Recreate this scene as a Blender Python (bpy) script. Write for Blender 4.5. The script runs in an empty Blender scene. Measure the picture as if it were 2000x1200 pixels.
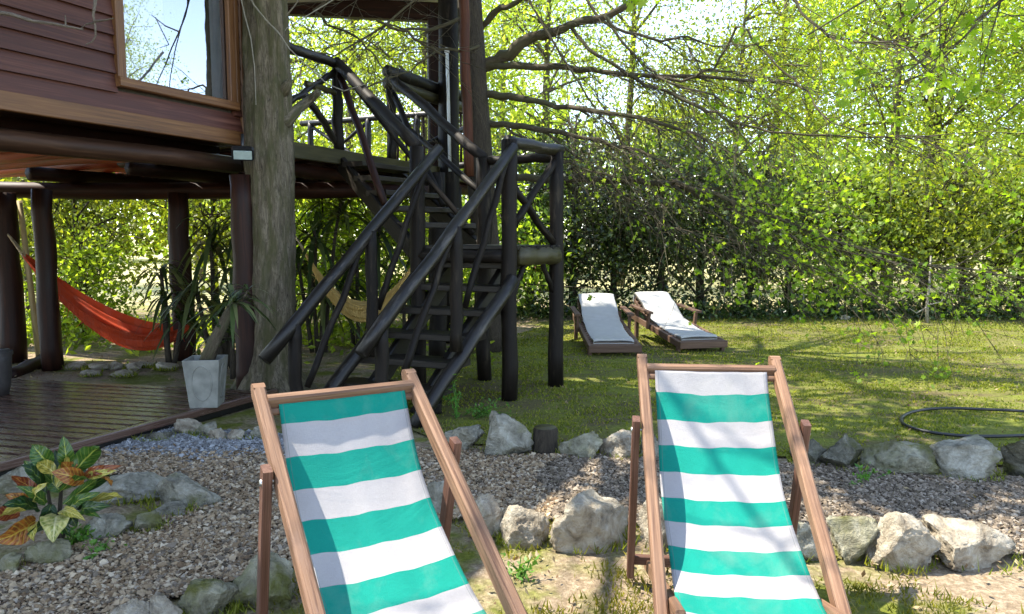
import bpy, bmesh, math, random
import numpy as np
from mathutils import Vector, noise

# ---------------------------------------------------------------- camera, sky, sun, exposure
F, PITCH, CAMH = 1450.0, math.atan(140 / 1450), 1.5
scn = bpy.context.scene
COL = scn.collection
cam = bpy.data.objects.new('camera', bpy.data.cameras.new('camera'))
COL.objects.link(cam)
cam.location = (0, 0, CAMH)
cam.rotation_euler = (math.radians(90) - PITCH, 0, 0)
cam.data.sensor_width = 36
cam.data.lens = F / 2000 * 36
cam.data.clip_end = 600
scn.camera = cam

SUN = Vector((-.5, .09, .85)).normalized()
world = bpy.data.worlds.new('World')
scn.world = world
world.use_nodes = True
wn = world.node_tree
sky = wn.nodes.new('ShaderNodeTexSky')
sky.sky_type = 'NISHITA'
sky.sun_disc = False
sky.sun_elevation = math.asin(SUN.z)
sky.sun_rotation = math.atan2(SUN.x, SUN.y)
sky.air_density = .8
sky.dust_density = .0
hs = wn.nodes.new('ShaderNodeHueSaturation')
hs.inputs['Saturation'].default_value = .78
wn.links.new(sky.outputs[0], hs.inputs['Color'])
wn.links.new(hs.outputs[0], wn.nodes['Background'].inputs[0])
wn.nodes['Background'].inputs[1].default_value = .15
sun = bpy.data.objects.new('sun', bpy.data.lights.new('sun', 'SUN'))
COL.objects.link(sun)
sun.data.energy = 3.1
sun.data.angle = math.radians(.53)
sun.data.color = (1, .93, .8)
sun.rotation_euler = SUN.to_track_quat('Z', 'Y').to_euler()
sun.location = SUN * 40
scn.view_settings.view_transform = 'Standard'
scn.view_settings.look = 'None'
scn.view_settings.exposure = 2.25
scn.view_settings.gamma = 1
scn.view_settings.use_curve_mapping = False
scn.render.engine = 'CYCLES'
scn.cycles.max_bounces = 8
scn.cycles.diffuse_bounces = 4
scn.cycles.transmission_bounces = 6
scn.cycles.sample_clamp_indirect = 6
scn.cycles.use_denoising = True
scn.cycles.caustics_reflective = False
scn.cycles.caustics_refractive = False

# ---------------------------------------------------------------- placing helpers
CP, SP = math.cos(PITCH), math.sin(PITCH)


def _dir(x, y):
    a, b = (x - 1000) / F, -(y - 600) / F
    return np.array((a, CP + b * SP, -SP + b * CP))


def P(x, y, Y):                      # the point seen at (x, y) that is Y metres away
    d = _dir(x, y)
    return d * (Y / d[1]) + np.array((0, 0, CAMH))


def G(x, y, z=0.0):                  # the point seen at (x, y) at height z
    d = _dir(x, y)
    return d * ((z - CAMH) / d[2]) + np.array((0, 0, CAMH))


def proj(p):
    x, y, z = p[0], p[1], p[2] - CAMH
    fw, up = y * CP - z * SP, y * SP + z * CP
    return 1000 + F * x / fw, 600 - F * up / fw


def V(*a):
    return np.array(a, float)


def unit(v):
    v = np.asarray(v, float)
    return v / (np.linalg.norm(v) + 1e-12)


def wob(x, y, s=1.0):                # cheap smooth noise in about -1..1
    x, y = np.asarray(x) * s, np.asarray(y) * s
    return (np.sin(x * 1.7 + 1.3 * np.sin(y * 1.1)) + np.sin(y * 2.3 + 1.7 * np.sin(x * .9 + 2)) +
            np.sin((x + y) * 3.1 + 1.1 * np.sin(x * 2.2 - y)) * .6) / 2.6


def inside(px, py, poly):
    poly = np.asarray(poly)
    r = np.zeros(len(px), bool)
    j = len(poly) - 1
    for i in range(len(poly)):
        xi, yi, xj, yj = *poly[i][:2], *poly[j][:2]
        c = ((yi > py) != (yj > py)) & (px < (xj - xi) * (py - yi) / (yj - yi + 1e-12) + xi)
        r ^= c
        j = i
    return r


# ---------------------------------------------------------------- mesh builder
class MB:
    def __init__(self):
        self.v, self.f, self.m, self.g, self.n = [], [], [], [], 0

    def add(self, verts, faces, mat=0, gc=None):
        verts = np.asarray(verts, float)
        if len(verts) == 0:
            return
        faces = [np.asarray(q, int) for q in (faces if isinstance(faces, list) else [faces])]
        self.v.append(verts)
        self.g.append(np.zeros_like(verts) if gc is None else np.asarray(gc, float))
        for q in faces:
            self.f.append(q + self.n)
            self.m.append(np.full(len(q), mat, int) if np.isscalar(mat) else np.asarray(mat, int))
        self.n += len(verts)

    def beam(self, a, b, w, h, up=(0, 0, 1), ch=.12, mat=0):
        """chamfered bar from a to b; w across, h along up"""
        a, b = np.asarray(a, float), np.asarray(b, float)
        d = unit(b - a)
        s = np.cross(d, up)
        if np.linalg.norm(s) < 1e-3:
            s = np.cross(d, (1, 0, 0))
        s = unit(s)
        u = np.cross(s, d)
        c = min(w, h) * ch
        ring = [(-w / 2 + c, -h / 2), (w / 2 - c, -h / 2), (w / 2, -h / 2 + c), (w / 2, h / 2 - c),
                (w / 2 - c, h / 2), (-w / 2 + c, h / 2), (-w / 2, h / 2 - c), (-w / 2, -h / 2 + c)]
        L = np.linalg.norm(b - a)
        off = (abs(hash((round(a[0], 3), round(a[1], 3), round(b[2], 3)))) % 1000) * .037
        vs, gs = [], []
        for t, q in ((0, a), (L, b)):
            for x, y in ring:
                vs.append(q + s * x + u * y)
                gs.append((t + off, x + off, y))
        fs = [[i, (i + 1) % 8, 8 + (i + 1) % 8, 8 + i] for i in range(8)]
        self.add(vs, [np.array(fs), np.array([[7, 6, 5, 4, 3, 2, 1, 0]]), np.array([list(range(8, 16))])], mat, gs)

    def tube(self, pts, r, k=8, cap=True, mat=0, rough=0.0, seed=0, flat=1.0):
        pts = np.asarray(pts, float)
        n = len(pts)
        r = np.full(n, float(r)) if np.isscalar(r) else np.asarray(r, float)
        d = np.gradient(pts, axis=0)
        d /= np.linalg.norm(d, axis=1, keepdims=True) + 1e-9
        ref = V(0, 0, 1) if abs(d[0][2]) < .9 else V(1, 0, 0)
        L = np.concatenate([[0], np.cumsum(np.linalg.norm(np.diff(pts, axis=0), axis=1))])
        ang = np.arange(k) * 2 * math.pi / k
        s = unit(np.cross(d[0], ref))
        rg = np.random.default_rng(seed + int(abs(pts[0][0] * 971 + pts[-1][1] * 577 + pts[-1][2] * 131)) % 99991)
        off = rg.uniform(0, 40)
        vs, gs = np.zeros((n, k, 3)), np.zeros((n, k, 3))
        for i in range(n):
            s = unit(s - d[i] * np.dot(s, d[i]))
            u = np.cross(d[i], s)
            rr = r[i] * (1 + (rg.uniform(-rough, rough, k) if rough else 0))
            vs[i] = pts[i] + np.outer(np.cos(ang) * rr, s) + np.outer(np.sin(ang) * rr * flat, u)
            gs[i, :, 0] = L[i] + off
            gs[i, :, 1] = np.cos(ang) * r[i]
            gs[i, :, 2] = np.sin(ang) * r[i]
        i, j = np.meshgrid(np.arange(n - 1), np.arange(k), indexing='ij')
        jn = (j + 1) % k
        q = np.stack([i * k + j, i * k + jn, (i + 1) * k + jn, (i + 1) * k + j], -1).reshape(-1, 4)
        fs = [q]
        if cap and k > 2:
            fs += [np.arange(k)[::-1][None], ((n - 1) * k + np.arange(k))[None]]
        self.add(vs.reshape(-1, 3), fs, mat, gs.reshape(-1, 3))

    def log(self, a, b, r0, r1=None, k=14, seg=9, bend=.0055, seed=0, rough=.085, mat=0):
        a, b = np.asarray(a, float), np.asarray(b, float)
        rg = np.random.default_rng(seed + int(abs(a[0] * 313 + b[1] * 771 + b[2] * 51)) % 9999)
        t = np.linspace(0, 1, seg + 1)
        pts = a + np.outer(t, b - a)
        off = rg.normal(0, bend, (seg + 1, 3))
        off[0] = off[-1] = 0
        r1 = r0 if r1 is None else r1
        rr = (r0 + (r1 - r0) * t) * (1 + rg.uniform(-.03, .03, seg + 1))
        self.tube(pts + off, rr, k, True, mat, rough, seed)

    def grid(self, pts, mat=0, gc=None, flip=False):
        pts = np.asarray(pts, float)
        n, m = pts.shape[:2]
        i, j = np.meshgrid(np.arange(n - 1), np.arange(m - 1), indexing='ij')
        q = np.stack([i * m + j, i * m + j + 1, (i + 1) * m + j + 1, (i + 1) * m + j], -1).reshape(-1, 4)
        if flip:
            q = q[:, ::-1]
        self.add(pts.reshape(-1, 3), q, mat, None if gc is None else np.asarray(gc).reshape(-1, 3))

    def leaves(self, c, size, rng, asp=.5, droop=.0, shape='quad', up=.0, mat=0, fwd=None):
        """c (n,3) centres; one folded quad or a five-pointed leaf each"""
        c = np.asarray(c, float)
        n = len(c)
        if n == 0:
            return
        a = rng.normal(size=(n, 3)) if fwd is None else np.asarray(fwd) + rng.normal(size=(n, 3)) * .35
        a[:, 2] -= droop
        a /= np.linalg.norm(a, axis=1, keepdims=True)
        nn = rng.normal(size=(n, 3))
        nn[:, 2] += up
        b = np.cross(a, nn)
        b /= np.linalg.norm(b, axis=1, keepdims=True) + 1e-9
        s = (np.asarray(size) * np.ones(n))[:, None]
        e = np.cross(a, b)
        if shape == 'quad':
            vs = np.stack([c - a * s * .5, c + b * s * asp * .5 + e * s * .06, c + a * s * .5, c - b * s * asp * .5 + e * s * .06], 1)
            q = np.arange(n)[:, None] * 4 + np.arange(4)
            self.add(vs.reshape(-1, 3), q, mat)
        else:
            prof = [(-.45, 0), (-.15, .17), (-.32, .42), (-.02, .26), (.12, .5), (.2, .2), (.55, 0),
                    (.2, -.2), (.12, -.5), (-.02, -.26), (-.32, -.42), (-.15, -.17)]
            vs = np.stack([c + a * s * x + b * s * y + e * s * (.25 * abs(y)) for x, y in prof], 1)
            q = np.arange(n)[:, None] * 12 + np.arange(12)
            self.add(vs.reshape(-1, 3), q, mat)

    def mesh(self, name, smooth=True, off=(0, 0, 0)):
        v = np.concatenate(self.v) - np.asarray(off)
        g = np.concatenate(self.g)
        me = bpy.data.meshes.new(name)
        loops = np.concatenate([q.ravel() for q in self.f])
        tot = np.concatenate([np.full(len(q), q.shape[1]) for q in self.f])
        me.vertices.add(len(v))
        me.vertices.foreach_set('co', v.astype(np.float32).ravel())
        me.loops.add(len(loops))
        me.loops.foreach_set('vertex_index', loops.astype(np.int32))
        me.polygons.add(len(tot))
        me.polygons.foreach_set('loop_start', np.concatenate([[0], np.cumsum(tot)[:-1]]).astype(np.int32))
        me.polygons.foreach_set('material_index', np.concatenate(self.m).astype(np.int32))
        me.polygons.foreach_set('use_smooth', np.full(len(tot), smooth))
        if np.any(g):
            at = me.attributes.new('gc', 'FLOAT_VECTOR', 'POINT')
            at.data.foreach_set('vector', g.astype(np.float32).ravel())
        me.update(calc_edges=True)
        me.validate()
        return me


ORIG = {}


def thing(name, label, cat, loc, group=None, kind=None):
    o = bpy.data.objects.new(name, None)
    COL.objects.link(o)
    o.empty_display_size = .2
    o.location = loc
    ORIG[o.name] = np.asarray(loc, float)
    return tag(o, label, cat, group, kind)


def tag(o, label=None, cat=None, group=None, kind=None):
    if label:
        o['label'] = label
    if cat:
        o['category'] = cat
    if group:
        o['group'] = group
    if kind:
        o['kind'] = kind
    return o


def obj(name, mb, mats, parent=None, loc=None, smooth=True, kind=None, local=False):
    """one mesh object; vertices come in world coordinates unless local"""
    base = ORIG[parent.name] if parent is not None else np.asarray(loc if loc is not None else (0, 0, 0), float)
    me = mb.mesh(name, smooth, (0, 0, 0) if local else base) if isinstance(mb, MB) else mb
    if not me.materials:
        for m in (mats if isinstance(mats, (list, tuple)) else [mats]):
            me.materials.append(m)
    o = bpy.data.objects.new(name, me)
    COL.objects.link(o)
    if parent is not None:
        o.parent = parent
        ORIG[o.name] = base
    else:
        o.location = base
        ORIG[o.name] = base
    if kind:
        o['kind'] = kind
    return o


def dup(root, loc, rz=0, label=None, group=None, scale=None):
    r = root.copy()
    COL.objects.link(r)
    r.location = loc
    r.rotation_euler = (0, 0, rz)
    if scale:
        r.scale = scale
    if label:
        r['label'] = label
    if group:
        r['group'] = group
    for ch in list(root.children):
        c = ch.copy()
        COL.objects.link(c)
        c.parent = r
        for g in list(ch.children):
            d = g.copy()
            COL.objects.link(d)
            d.parent = c
    return r


# ---------------------------------------------------------------- materials
class N:
    def __init__(self, name):
        self.mat = bpy.data.materials.new(name)
        self.mat.use_nodes = True
        self.t = self.mat.node_tree
        self.t.nodes.clear()
        self.out = self.t.nodes.new('ShaderNodeOutputMaterial')

    def node(self, typ, ins=None, **kw):
        n = self.t.nodes.new('ShaderNode' + typ)
        for k, v in kw.items():
            setattr(n, k, v)
        for k, v in (ins or {}).items():
            if isinstance(v, bpy.types.NodeSocket):
                self.t.links.new(v, n.inputs[k])
            else:
                n.inputs[k].default_value = v
        return n

    def ramp(self, fac, stops, interp='LINEAR'):
        n = self.t.nodes.new('ShaderNodeValToRGB')
        n.color_ramp.interpolation = interp
        while len(n.color_ramp.elements) < len(stops):
            n.color_ramp.elements.new(.5)
        for e, (p, c) in zip(n.color_ramp.elements, stops):
            e.position = p
            e.color = (*c, 1) if len(c) == 3 else c
        self.t.links.new(fac, n.inputs[0])
        return n.outputs[0]

    def mix(self, fac, a, b, blend='MIX'):
        n = self.t.nodes.new('ShaderNodeMix')
        n.data_type = 'RGBA'
        n.blend_type = blend
        for s, v in ((n.inputs[0], fac), (n.inputs[6], a), (n.inputs[7], b)):
            if isinstance(v, bpy.types.NodeSocket):
                self.t.links.new(v, s)
            else:
                s.default_value = v if not isinstance(v, tuple) else (*v, 1)[:4]
        return n.outputs[2]

    def math(self, op, a, b=0.0, c=None):
        n = self.t.nodes.new('ShaderNodeMath')
        n.operation = op
        for s, v in zip(n.inputs, (a, b, c)):
            if v is None:
                continue
            if isinstance(v, bpy.types.NodeSocket):
                self.t.links.new(v, s)
            else:
                s.default_value = v
        return n.outputs[0]

    def noise(self, vec, scale, detail=4, rough=.55, dist=0.0):
        n = self.node('TexNoise', {'Scale': scale, 'Detail': detail, 'Roughness': rough, 'Distortion': dist})
        if vec is not None:
            self.t.links.new(vec, n.inputs['Vector'])
        return n.outputs[0]

    def mapped(self, vec, scale):
        return self.node('Mapping', {'Vector': vec, 'Scale': scale}).outputs[0]

    def bump(self, h, strength=.3, dist=.01):
        return self.node('Bump', {'Height': h, 'Strength': strength, 'Distance': dist}).outputs[0]

    def finish(self, shader):
        self.t.links.new(shader, self.out.inputs[0])
        return self.mat

    def principled(self, color, rough=.6, normal=None, spec=.5, **kw):
        ins = {'Base Color': color if isinstance(color, bpy.types.NodeSocket) else (*color, 1), 'Roughness': rough, 'Specular IOR Level': spec}
        if normal is not None:
            ins['Normal'] = normal
        ins.update(kw)
        return self.node('BsdfPrincipled', ins).outputs[0]

    def objpos(self):
        return self.node('TexCoord').outputs['Object']

    def geo(self):
        return self.node('NewGeometry')


def wood(name, c0, c1, c2, rough=.6, bump=.4, along=2.5, across=45, spec=.4, var=.35, worn=None):
    n = N(name)
    gc = n.node('Attribute', attribute_name='gc').outputs['Vector']
    rnd = n.node('ObjectInfo').outputs['Random']
    isl = n.geo().outputs['Random Per Island']
    sh = n.node('VectorMath', {0: gc, 1: n.node('CombineXYZ', {0: n.math('MULTIPLY', rnd, 17.0), 1: n.math('MULTIPLY', rnd, 31.0)}).outputs[0]}, operation='ADD').outputs[0]
    grain = n.noise(n.mapped(sh, (along, across, across)), 1.0, 5, .6, .6)
    broad = n.noise(n.mapped(sh, (1.1, 9, 9)), 1.0, 3)
    col = n.ramp(grain, [(.28, c0), (.52, c1), (.75, c2)])
    col = n.mix(n.math('MULTIPLY', broad, .55), col, c0)
    v = n.math('ADD', n.math('MULTIPLY', n.math('ADD', n.math('MULTIPLY', rnd, .5), n.math('MULTIPLY', isl, .5)), var * 2), 1 - var)
    col = n.mix(1.0, col, n.node('CombineColor', {0: v, 1: v, 2: v}).outputs[0], 'MULTIPLY')
    if worn:
        wv = n.ramp(n.noise(n.mapped(sh, (3, 14, 14)), 1.0, 4, .7), [(.56, (0, 0, 0)), (.7, (1, 1, 1))])
        col = n.mix(wv, col, worn)
    rr = n.math('MULTIPLY_ADD', grain, .3, rough - .15)
    return n.finish(n.principled(col, rr, n.bump(grain, bump, .004), spec))


def leafmat(name, cols, trans=.45, rough=.45, tcol=None, spec=.35):
    n = N(name)
    isl = n.geo().outputs['Random Per Island']
    rnd = n.node('ObjectInfo').outputs['Random']
    st = [(i / max(1, len(cols) - 1), c) for i, c in enumerate(cols)]
    col = n.ramp(isl, st)
    big = n.noise(n.node('TexCoord').outputs['Object'], .9, 2)
    col = n.mix(n.math('MULTIPLY', n.math('SUBTRACT', big, .3), .4), col, cols[0])
    hs = n.node('HueSaturation', {'Hue': n.math('MULTIPLY_ADD', rnd, .03, .485), 'Saturation': 1.0, 'Value': n.math('MULTIPLY_ADD', rnd, .4, .8), 'Color': col}).outputs[0]
    tc = n.mix(1.0, hs, tcol or (2.0, 1.95, .6), 'MULTIPLY')
    pr = n.principled(hs, rough, None, spec)
    tr = n.node('BsdfTranslucent', {'Color': tc}).outputs[0]
    return n.finish(n.node('MixShader', {0: trans, 1: pr, 2: tr}).outputs[0])


def bark(name, c0, c1, moss=None, scale=1.0, bump=.8):
    n = N(name)
    gc = n.node('Attribute', attribute_name='gc').outputs['Vector']
    g1 = n.noise(n.mapped(gc, (6 * scale, 40 * scale, 40 * scale)), 1.0, 7, .7, 1.2)
    g2 = n.noise(n.mapped(gc, (2.6, 11, 11)), 1.0, 5, .65, .5)
    g3 = n.noise(n.mapped(gc, (30, 60, 60)), 1.0, 4, .7)
    col = n.ramp(g1, [(.3, c0), (.68, c1)])
    col = n.mix(n.ramp(g3, [(.3, (.8, .8, .8)), (.45, (0, 0, 0))]), col, c0)
    if moss:
        col = n.mix(n.ramp(g2, [(.42, (0, 0, 0)), (.62, (1, 1, 1))]), col, moss)
    return n.finish(n.principled(col, .85, n.bump(n.math('ADD', g1, n.math('MULTIPLY', g2, .9)), bump, .03), .25))


def plain(name, col, rough=.5, metal=0.0, spec=.5, nscale=30, nvar=.25, bump=.1):
    n = N(name)
    nz = n.noise(n.objpos(), nscale, 4)
    c = n.ramp(nz, [(.3, tuple(x * (1 - nvar) for x in col)), (.7, tuple(min(1, x * (1 + nvar)) for x in col))])
    return n.finish(n.principled(c, rough, n.bump(nz, bump, .005), spec, Metallic=metal))


M = {}
M['log_dark'] = wood('stained_log', (.0035, .0025, .0018), (.010, .0072, .0052), (.025, .019, .013), .44, .6, 2.0, 34, .4, .35, worn=(.06, .052, .044))
M['tread'] = wood('stair_tread', (.008, .006, .004), (.02, .015, .011), (.045, .036, .026), .5, .4, 2, 40, .35)
M['log_post'] = wood('tarred_post', (.003, .002, .0013), (.009, .0062, .0042), (.024, .017, .011), .62, .6, 2.0, 34, .2, .35, worn=(.036, .028, .018))
M['log_olive'] = wood('weathered_log', (.02, .017, .007), (.055, .048, .017), (.11, .098, .04), .5, .5, 2.0, 28, .4)
M['board_dark'] = wood('dark_board', (.003, .0025, .002), (.008, .0065, .005), (.02, .016, .012), .5, .4, 2, 40, .4)
M['siding'] = wood('siding_wood', (.036, .011, .0075), (.085, .029, .019), (.15, .062, .043), .55, .35, 1.6, 55, .4, .22)
M['trim'] = wood('trim_wood', (.07, .027, .01), (.155, .07, .025), (.25, .125, .05), .5, .35, 1.8, 50, .4, .2)
M['red_glow_log'] = wood('red_glow_log', (.15, .02, .006), (.4, .058, .016), (.62, .125, .035), .5, .5, 1.6, 22, .4, .3)  # red wood, brightened so its colour holds the bounce glow from the ground
M['brown_log'] = wood('brown_log', (.009, .003, .0018), (.024, .008, .0045), (.06, .02, .01), .55, .5, 1.8, 26, .22, .3)
M['red_pole'] = wood('reddish_pole', (.035, .012, .006), (.085, .03, .016), (.17, .065, .035), .6, .5, 1.8, 26, .2, .1)
M['girder'] = wood('girder_wood', (.018, .008, .004), (.05, .023, .012), (.1, .05, .026), .55, .5, 1.8, 26, .25, .2)
M['deck'] = wood('deck_board', (.05, .026, .019), (.085, .047, .034), (.13, .078, .058), .27, .1, 2.2, 50, 1.0, .5)
M['chair'] = wood('chair_wood', (.075, .036, .022), (.2, .112, .064), (.33, .2, .126), .6, .6, 3.2, 120, .3, .25, worn=(.17, .1, .066))
M['chair_dark'] = wood('chair_wood_darker', (.06, .026, .016), (.13, .062, .042), (.22, .12, .085), .55, .5, 2.6, 150, .35, .2)  # darker wood tone for the prop legs, prop bar and rear bar
M['lounger'] = wood('lounger_wood', (.06, .032, .02), (.12, .07, .045), (.2, .13, .09), .65, .35, 2.5, 70, .3, .25)
M['bamboo'] = wood('bamboo', (.25, .19, .09), (.38, .3, .16), (.48, .41, .25), .5, .2, 4, 40, .4)
M['bark_grey'] = bark('grey_bark', (.026, .02, .012), (.22, .185, .13), (.07, .066, .03))
M['bark_dark'] = bark('dark_bark', (.018, .014, .01), (.075, .06, .042), None, 1.3)
M['bark_twig'] = bark('twig_bark', (.035, .026, .016), (.15, .12, .08), (.09, .085, .045), 2)
M['bark_dead'] = bark('dead_branch_bark', (.07, .055, .04), (.26, .22, .17), None, 3)
M['bark_pale'] = bark('pale_twig_bark', (.2, .18, .14), (.42, .39, .32), None, 3)
M['leaf_far'] = leafmat('far_leaf', [(.145, .195, .03), (.21, .27, .042), (.28, .34, .065), (.36, .41, .1)], .64)
M['leaf_mid'] = leafmat('spring_leaf', [(.09, .14, .018), (.17, .235, .03), (.27, .33, .055)], .58)
M['leaf_hedge_shade'] = leafmat('shaded_hedge_leaf', [(.010, .022, .005), (.022, .045, .010), (.05, .085, .02), (.09, .13, .03)], .28, .35, spec=.5)  # the shade on the hedge is put into this dark leaf colour
M['leaf_shrub'] = leafmat('shrub_leaf', [(.035, .07, .010), (.07, .13, .016), (.13, .2, .03)], .45)
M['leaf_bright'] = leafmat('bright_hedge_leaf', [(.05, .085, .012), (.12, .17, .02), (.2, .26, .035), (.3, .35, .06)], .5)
M['leaf_near'] = leafmat('near_leaf', [(.10, .16, .014), (.18, .25, .02), (.28, .34, .05)], .55)
M['leaf_spiky'] = leafmat('strap_leaf', [(.015, .03, .008), (.035, .06, .016), (.08, .11, .035), (.14, .15, .06)], .3, .4, spec=.5)
M['leaf_weed'] = leafmat('weed_leaf', [(.05, .13, .02), (.09, .2, .03), (.14, .27, .05)], .4)
M['grass'] = leafmat('grass_blade', [(.075, .095, .013), (.13, .155, .018), (.2, .215, .032), (.29, .265, .075)], .45, .6, spec=.2)
M['litter'] = leafmat('dry_leaf', [(.12, .07, .035), (.2, .13, .06), (.3, .22, .11), (.4, .33, .2)], .1, .7)


def mat_ground():
    n = N('ground_soil')
    p = n.objpos()
    moss = n.noise(p, 1.1, 5, .65, .3)
    fine = n.noise(p, 38, 5, .7)
    mid = n.noise(p, 6, 4, .6)
    soil = n.ramp(fine, [(.25, (.11, .08, .05)), (.5, (.25, .19, .125)), (.75, (.45, .37, .27))])
    green = n.ramp(fine, [(.25, (.055, .07, .012)), (.55, (.14, .155, .022)), (.8, (.27, .265, .06))])
    c = n.mix(n.ramp(n.math('ADD', n.math('MULTIPLY', moss, .7), n.math('MULTIPLY', mid, .3)), [(.47, (0, 0, 0)), (.58, (1, 1, 1))]), soil, green)
    y = n.node('SeparateXYZ', {0: p}).outputs[1]
    dry = n.ramp(fine, [(.3, (.3, .27, .13)), (.7, (.5, .46, .25))])
    c = n.mix(n.ramp(n.math('DIVIDE', y, 40.0), [(.37, (0, 0, 0)), (.45, (1, 1, 1))]), c, dry)
    return n.finish(n.principled(c, .95, n.bump(n.math('ADD', fine, mid), .7, .03), .15))


def mat_lawn():
    n = N('lawn_turf')
    p = n.objpos()
    fine = n.noise(p, 45, 5, .7)
    big = n.noise(p, .8, 5, .6, .4)
    mid = n.noise(n.mapped(p, (2, 5, 1)), 1.0, 5, .65)
    green = n.ramp(fine, [(.25, (.065, .08, .013)), (.5, (.145, .165, .025)), (.8, (.26, .265, .06))])
    brown = n.ramp(fine, [(.25, (.05, .042, .017)), (.55, (.12, .1, .045)), (.8, (.27, .23, .13))])
    c = n.mix(n.ramp(n.math('ADD', n.math('MULTIPLY', big, .5), n.math('MULTIPLY', mid, .5)), [(.43, (1, 1, 1)), (.56, (0, 0, 0))]), green, brown)
    return n.finish(n.principled(c, .95, n.bump(fine, .7, .03), .15))


def mat_gravel_bed():
    n = N('gravel_bed')
    p = n.objpos()
    f = n.noise(p, 70, 4, .7)
    c = n.ramp(f, [(.3, (.05, .04, .03)), (.7, (.2, .165, .125))])
    return n.finish(n.principled(c, .95, n.bump(f, .8, .02), .2))


def mat_pebble(name, cols):
    n = N(name)
    isl = n.geo().outputs['Random Per Island']
    c = n.ramp(isl, [(i / (len(cols) - 1), q) for i, q in enumerate(cols)])
    c = n.mix(n.math('MULTIPLY', n.noise(n.objpos(), 60, 3), .5), c, cols[0])
    return n.finish(n.principled(c, .8, None, .3))


def mat_rock(name, c0, c1, c2, lichen, lo=.5):
    n = N(name)
    p = n.objpos()
    rnd = n.node('ObjectInfo').outputs['Random']
    p2 = n.node('VectorMath', {0: p, 1: n.node('CombineXYZ', {0: n.math('MULTIPLY', rnd, 50.0), 1: n.math('MULTIPLY', rnd, 20.0)}).outputs[0]}, operation='ADD').outputs[0]
    a = n.noise(p2, 11, 8, .68, .5)
    b = n.noise(p2, 4.5, 4, .6, .3)
    c = n.ramp(a, [(.3, c0), (.5, c1), (.7, c2)])
    c = n.mix(n.ramp(n.math('ADD', n.math('MULTIPLY', b, .75), n.math('MULTIPLY', a, .25)), [(lo, (0, 0, 0)), (lo + .13, (1, 1, 1))]), c, lichen)
    h = n.math('ADD', n.math('MULTIPLY', a, 1.0), n.math('MULTIPLY', n.noise(p2, 48, 5, .7), .35))
    return n.finish(n.principled(c, .92, n.bump(h, 1.0, .06), .2))


M['ground'] = mat_ground()
M['lawn'] = mat_lawn()
M['bed'] = mat_gravel_bed()
M['pebble'] = mat_pebble('tan_pebble', [(.12, .075, .04), (.24, .165, .093), (.34, .248, .148), (.45, .345, .218), (.62, .52, .375)])
M['pebble_blue'] = mat_pebble('bluish_pebble', [(.12, .115, .11), (.2, .2, .2), (.3, .305, .31), (.46, .47, .475)])
M['pebble_grey_shade'] = mat_pebble('grey_shade_pebble', [(.065, .049, .032), (.135, .103, .07), (.195, .152, .108), (.27, .215, .155), (.42, .355, .275)])  # greyer stones, darkened to hold the shade on the right of the path
M['rock_pale'] = mat_rock('pale_rock', (.16, .125, .085), (.4, .345, .26), (.6, .545, .44), (.2, .19, .09), .6)
M['rock_grey'] = mat_rock('grey_rock', (.12, .11, .08), (.32, .3, .235), (.54, .515, .43), (.17, .165, .07), .54)
M['rock_moss'] = mat_rock('mossy_rock', (.12, .11, .07), (.31, .29, .205), (.54, .51, .39), (.14, .14, .04), .47)
M['rock_dark'] = mat_rock('dark_rock', (.06, .055, .038), (.16, .15, .112), (.31, .29, .225), (.09, .09, .035), .5)
M['black'] = plain('black_plastic', (.012, .012, .013), .4)
M['rubber'] = plain('hose_rubber', (.012, .012, .013), .45)
M['metal'] = plain('bolt_metal', (.5, .5, .5), .35, .9)
M['white_lens'] = plain('lamp_lens', (.36, .45, .44), .25, nvar=.1)
M['white_pvc'] = plain('white_pvc', (.7, .72, .72), .4, nvar=.06)
M['concrete'] = plain('fibre_cement', (.2, .2, .175), .75, nscale=9, nvar=.3, bump=.25)
M['darkpot'] = plain('dark_pot', (.035, .03, .028), .6)
M['soil'] = plain('potting_soil', (.04, .028, .02), .95, bump=.8)
M['cushion'] = plain('cushion_cloth', (.38, .37, .345), .85, nscale=14, nvar=.06, bump=.25)
M['roof_white'] = plain('pale_roof_sheet', (.78, .78, .76), .5, nvar=.06)
M['brickish'] = plain('rust_trim', (.4, .16, .1), .7)
M['interior'] = plain('room_interior', (.05, .045, .04), .9)
M['curtain'] = plain('curtain_cloth', (.75, .76, .84), .9, nscale=6, nvar=.1)


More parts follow.
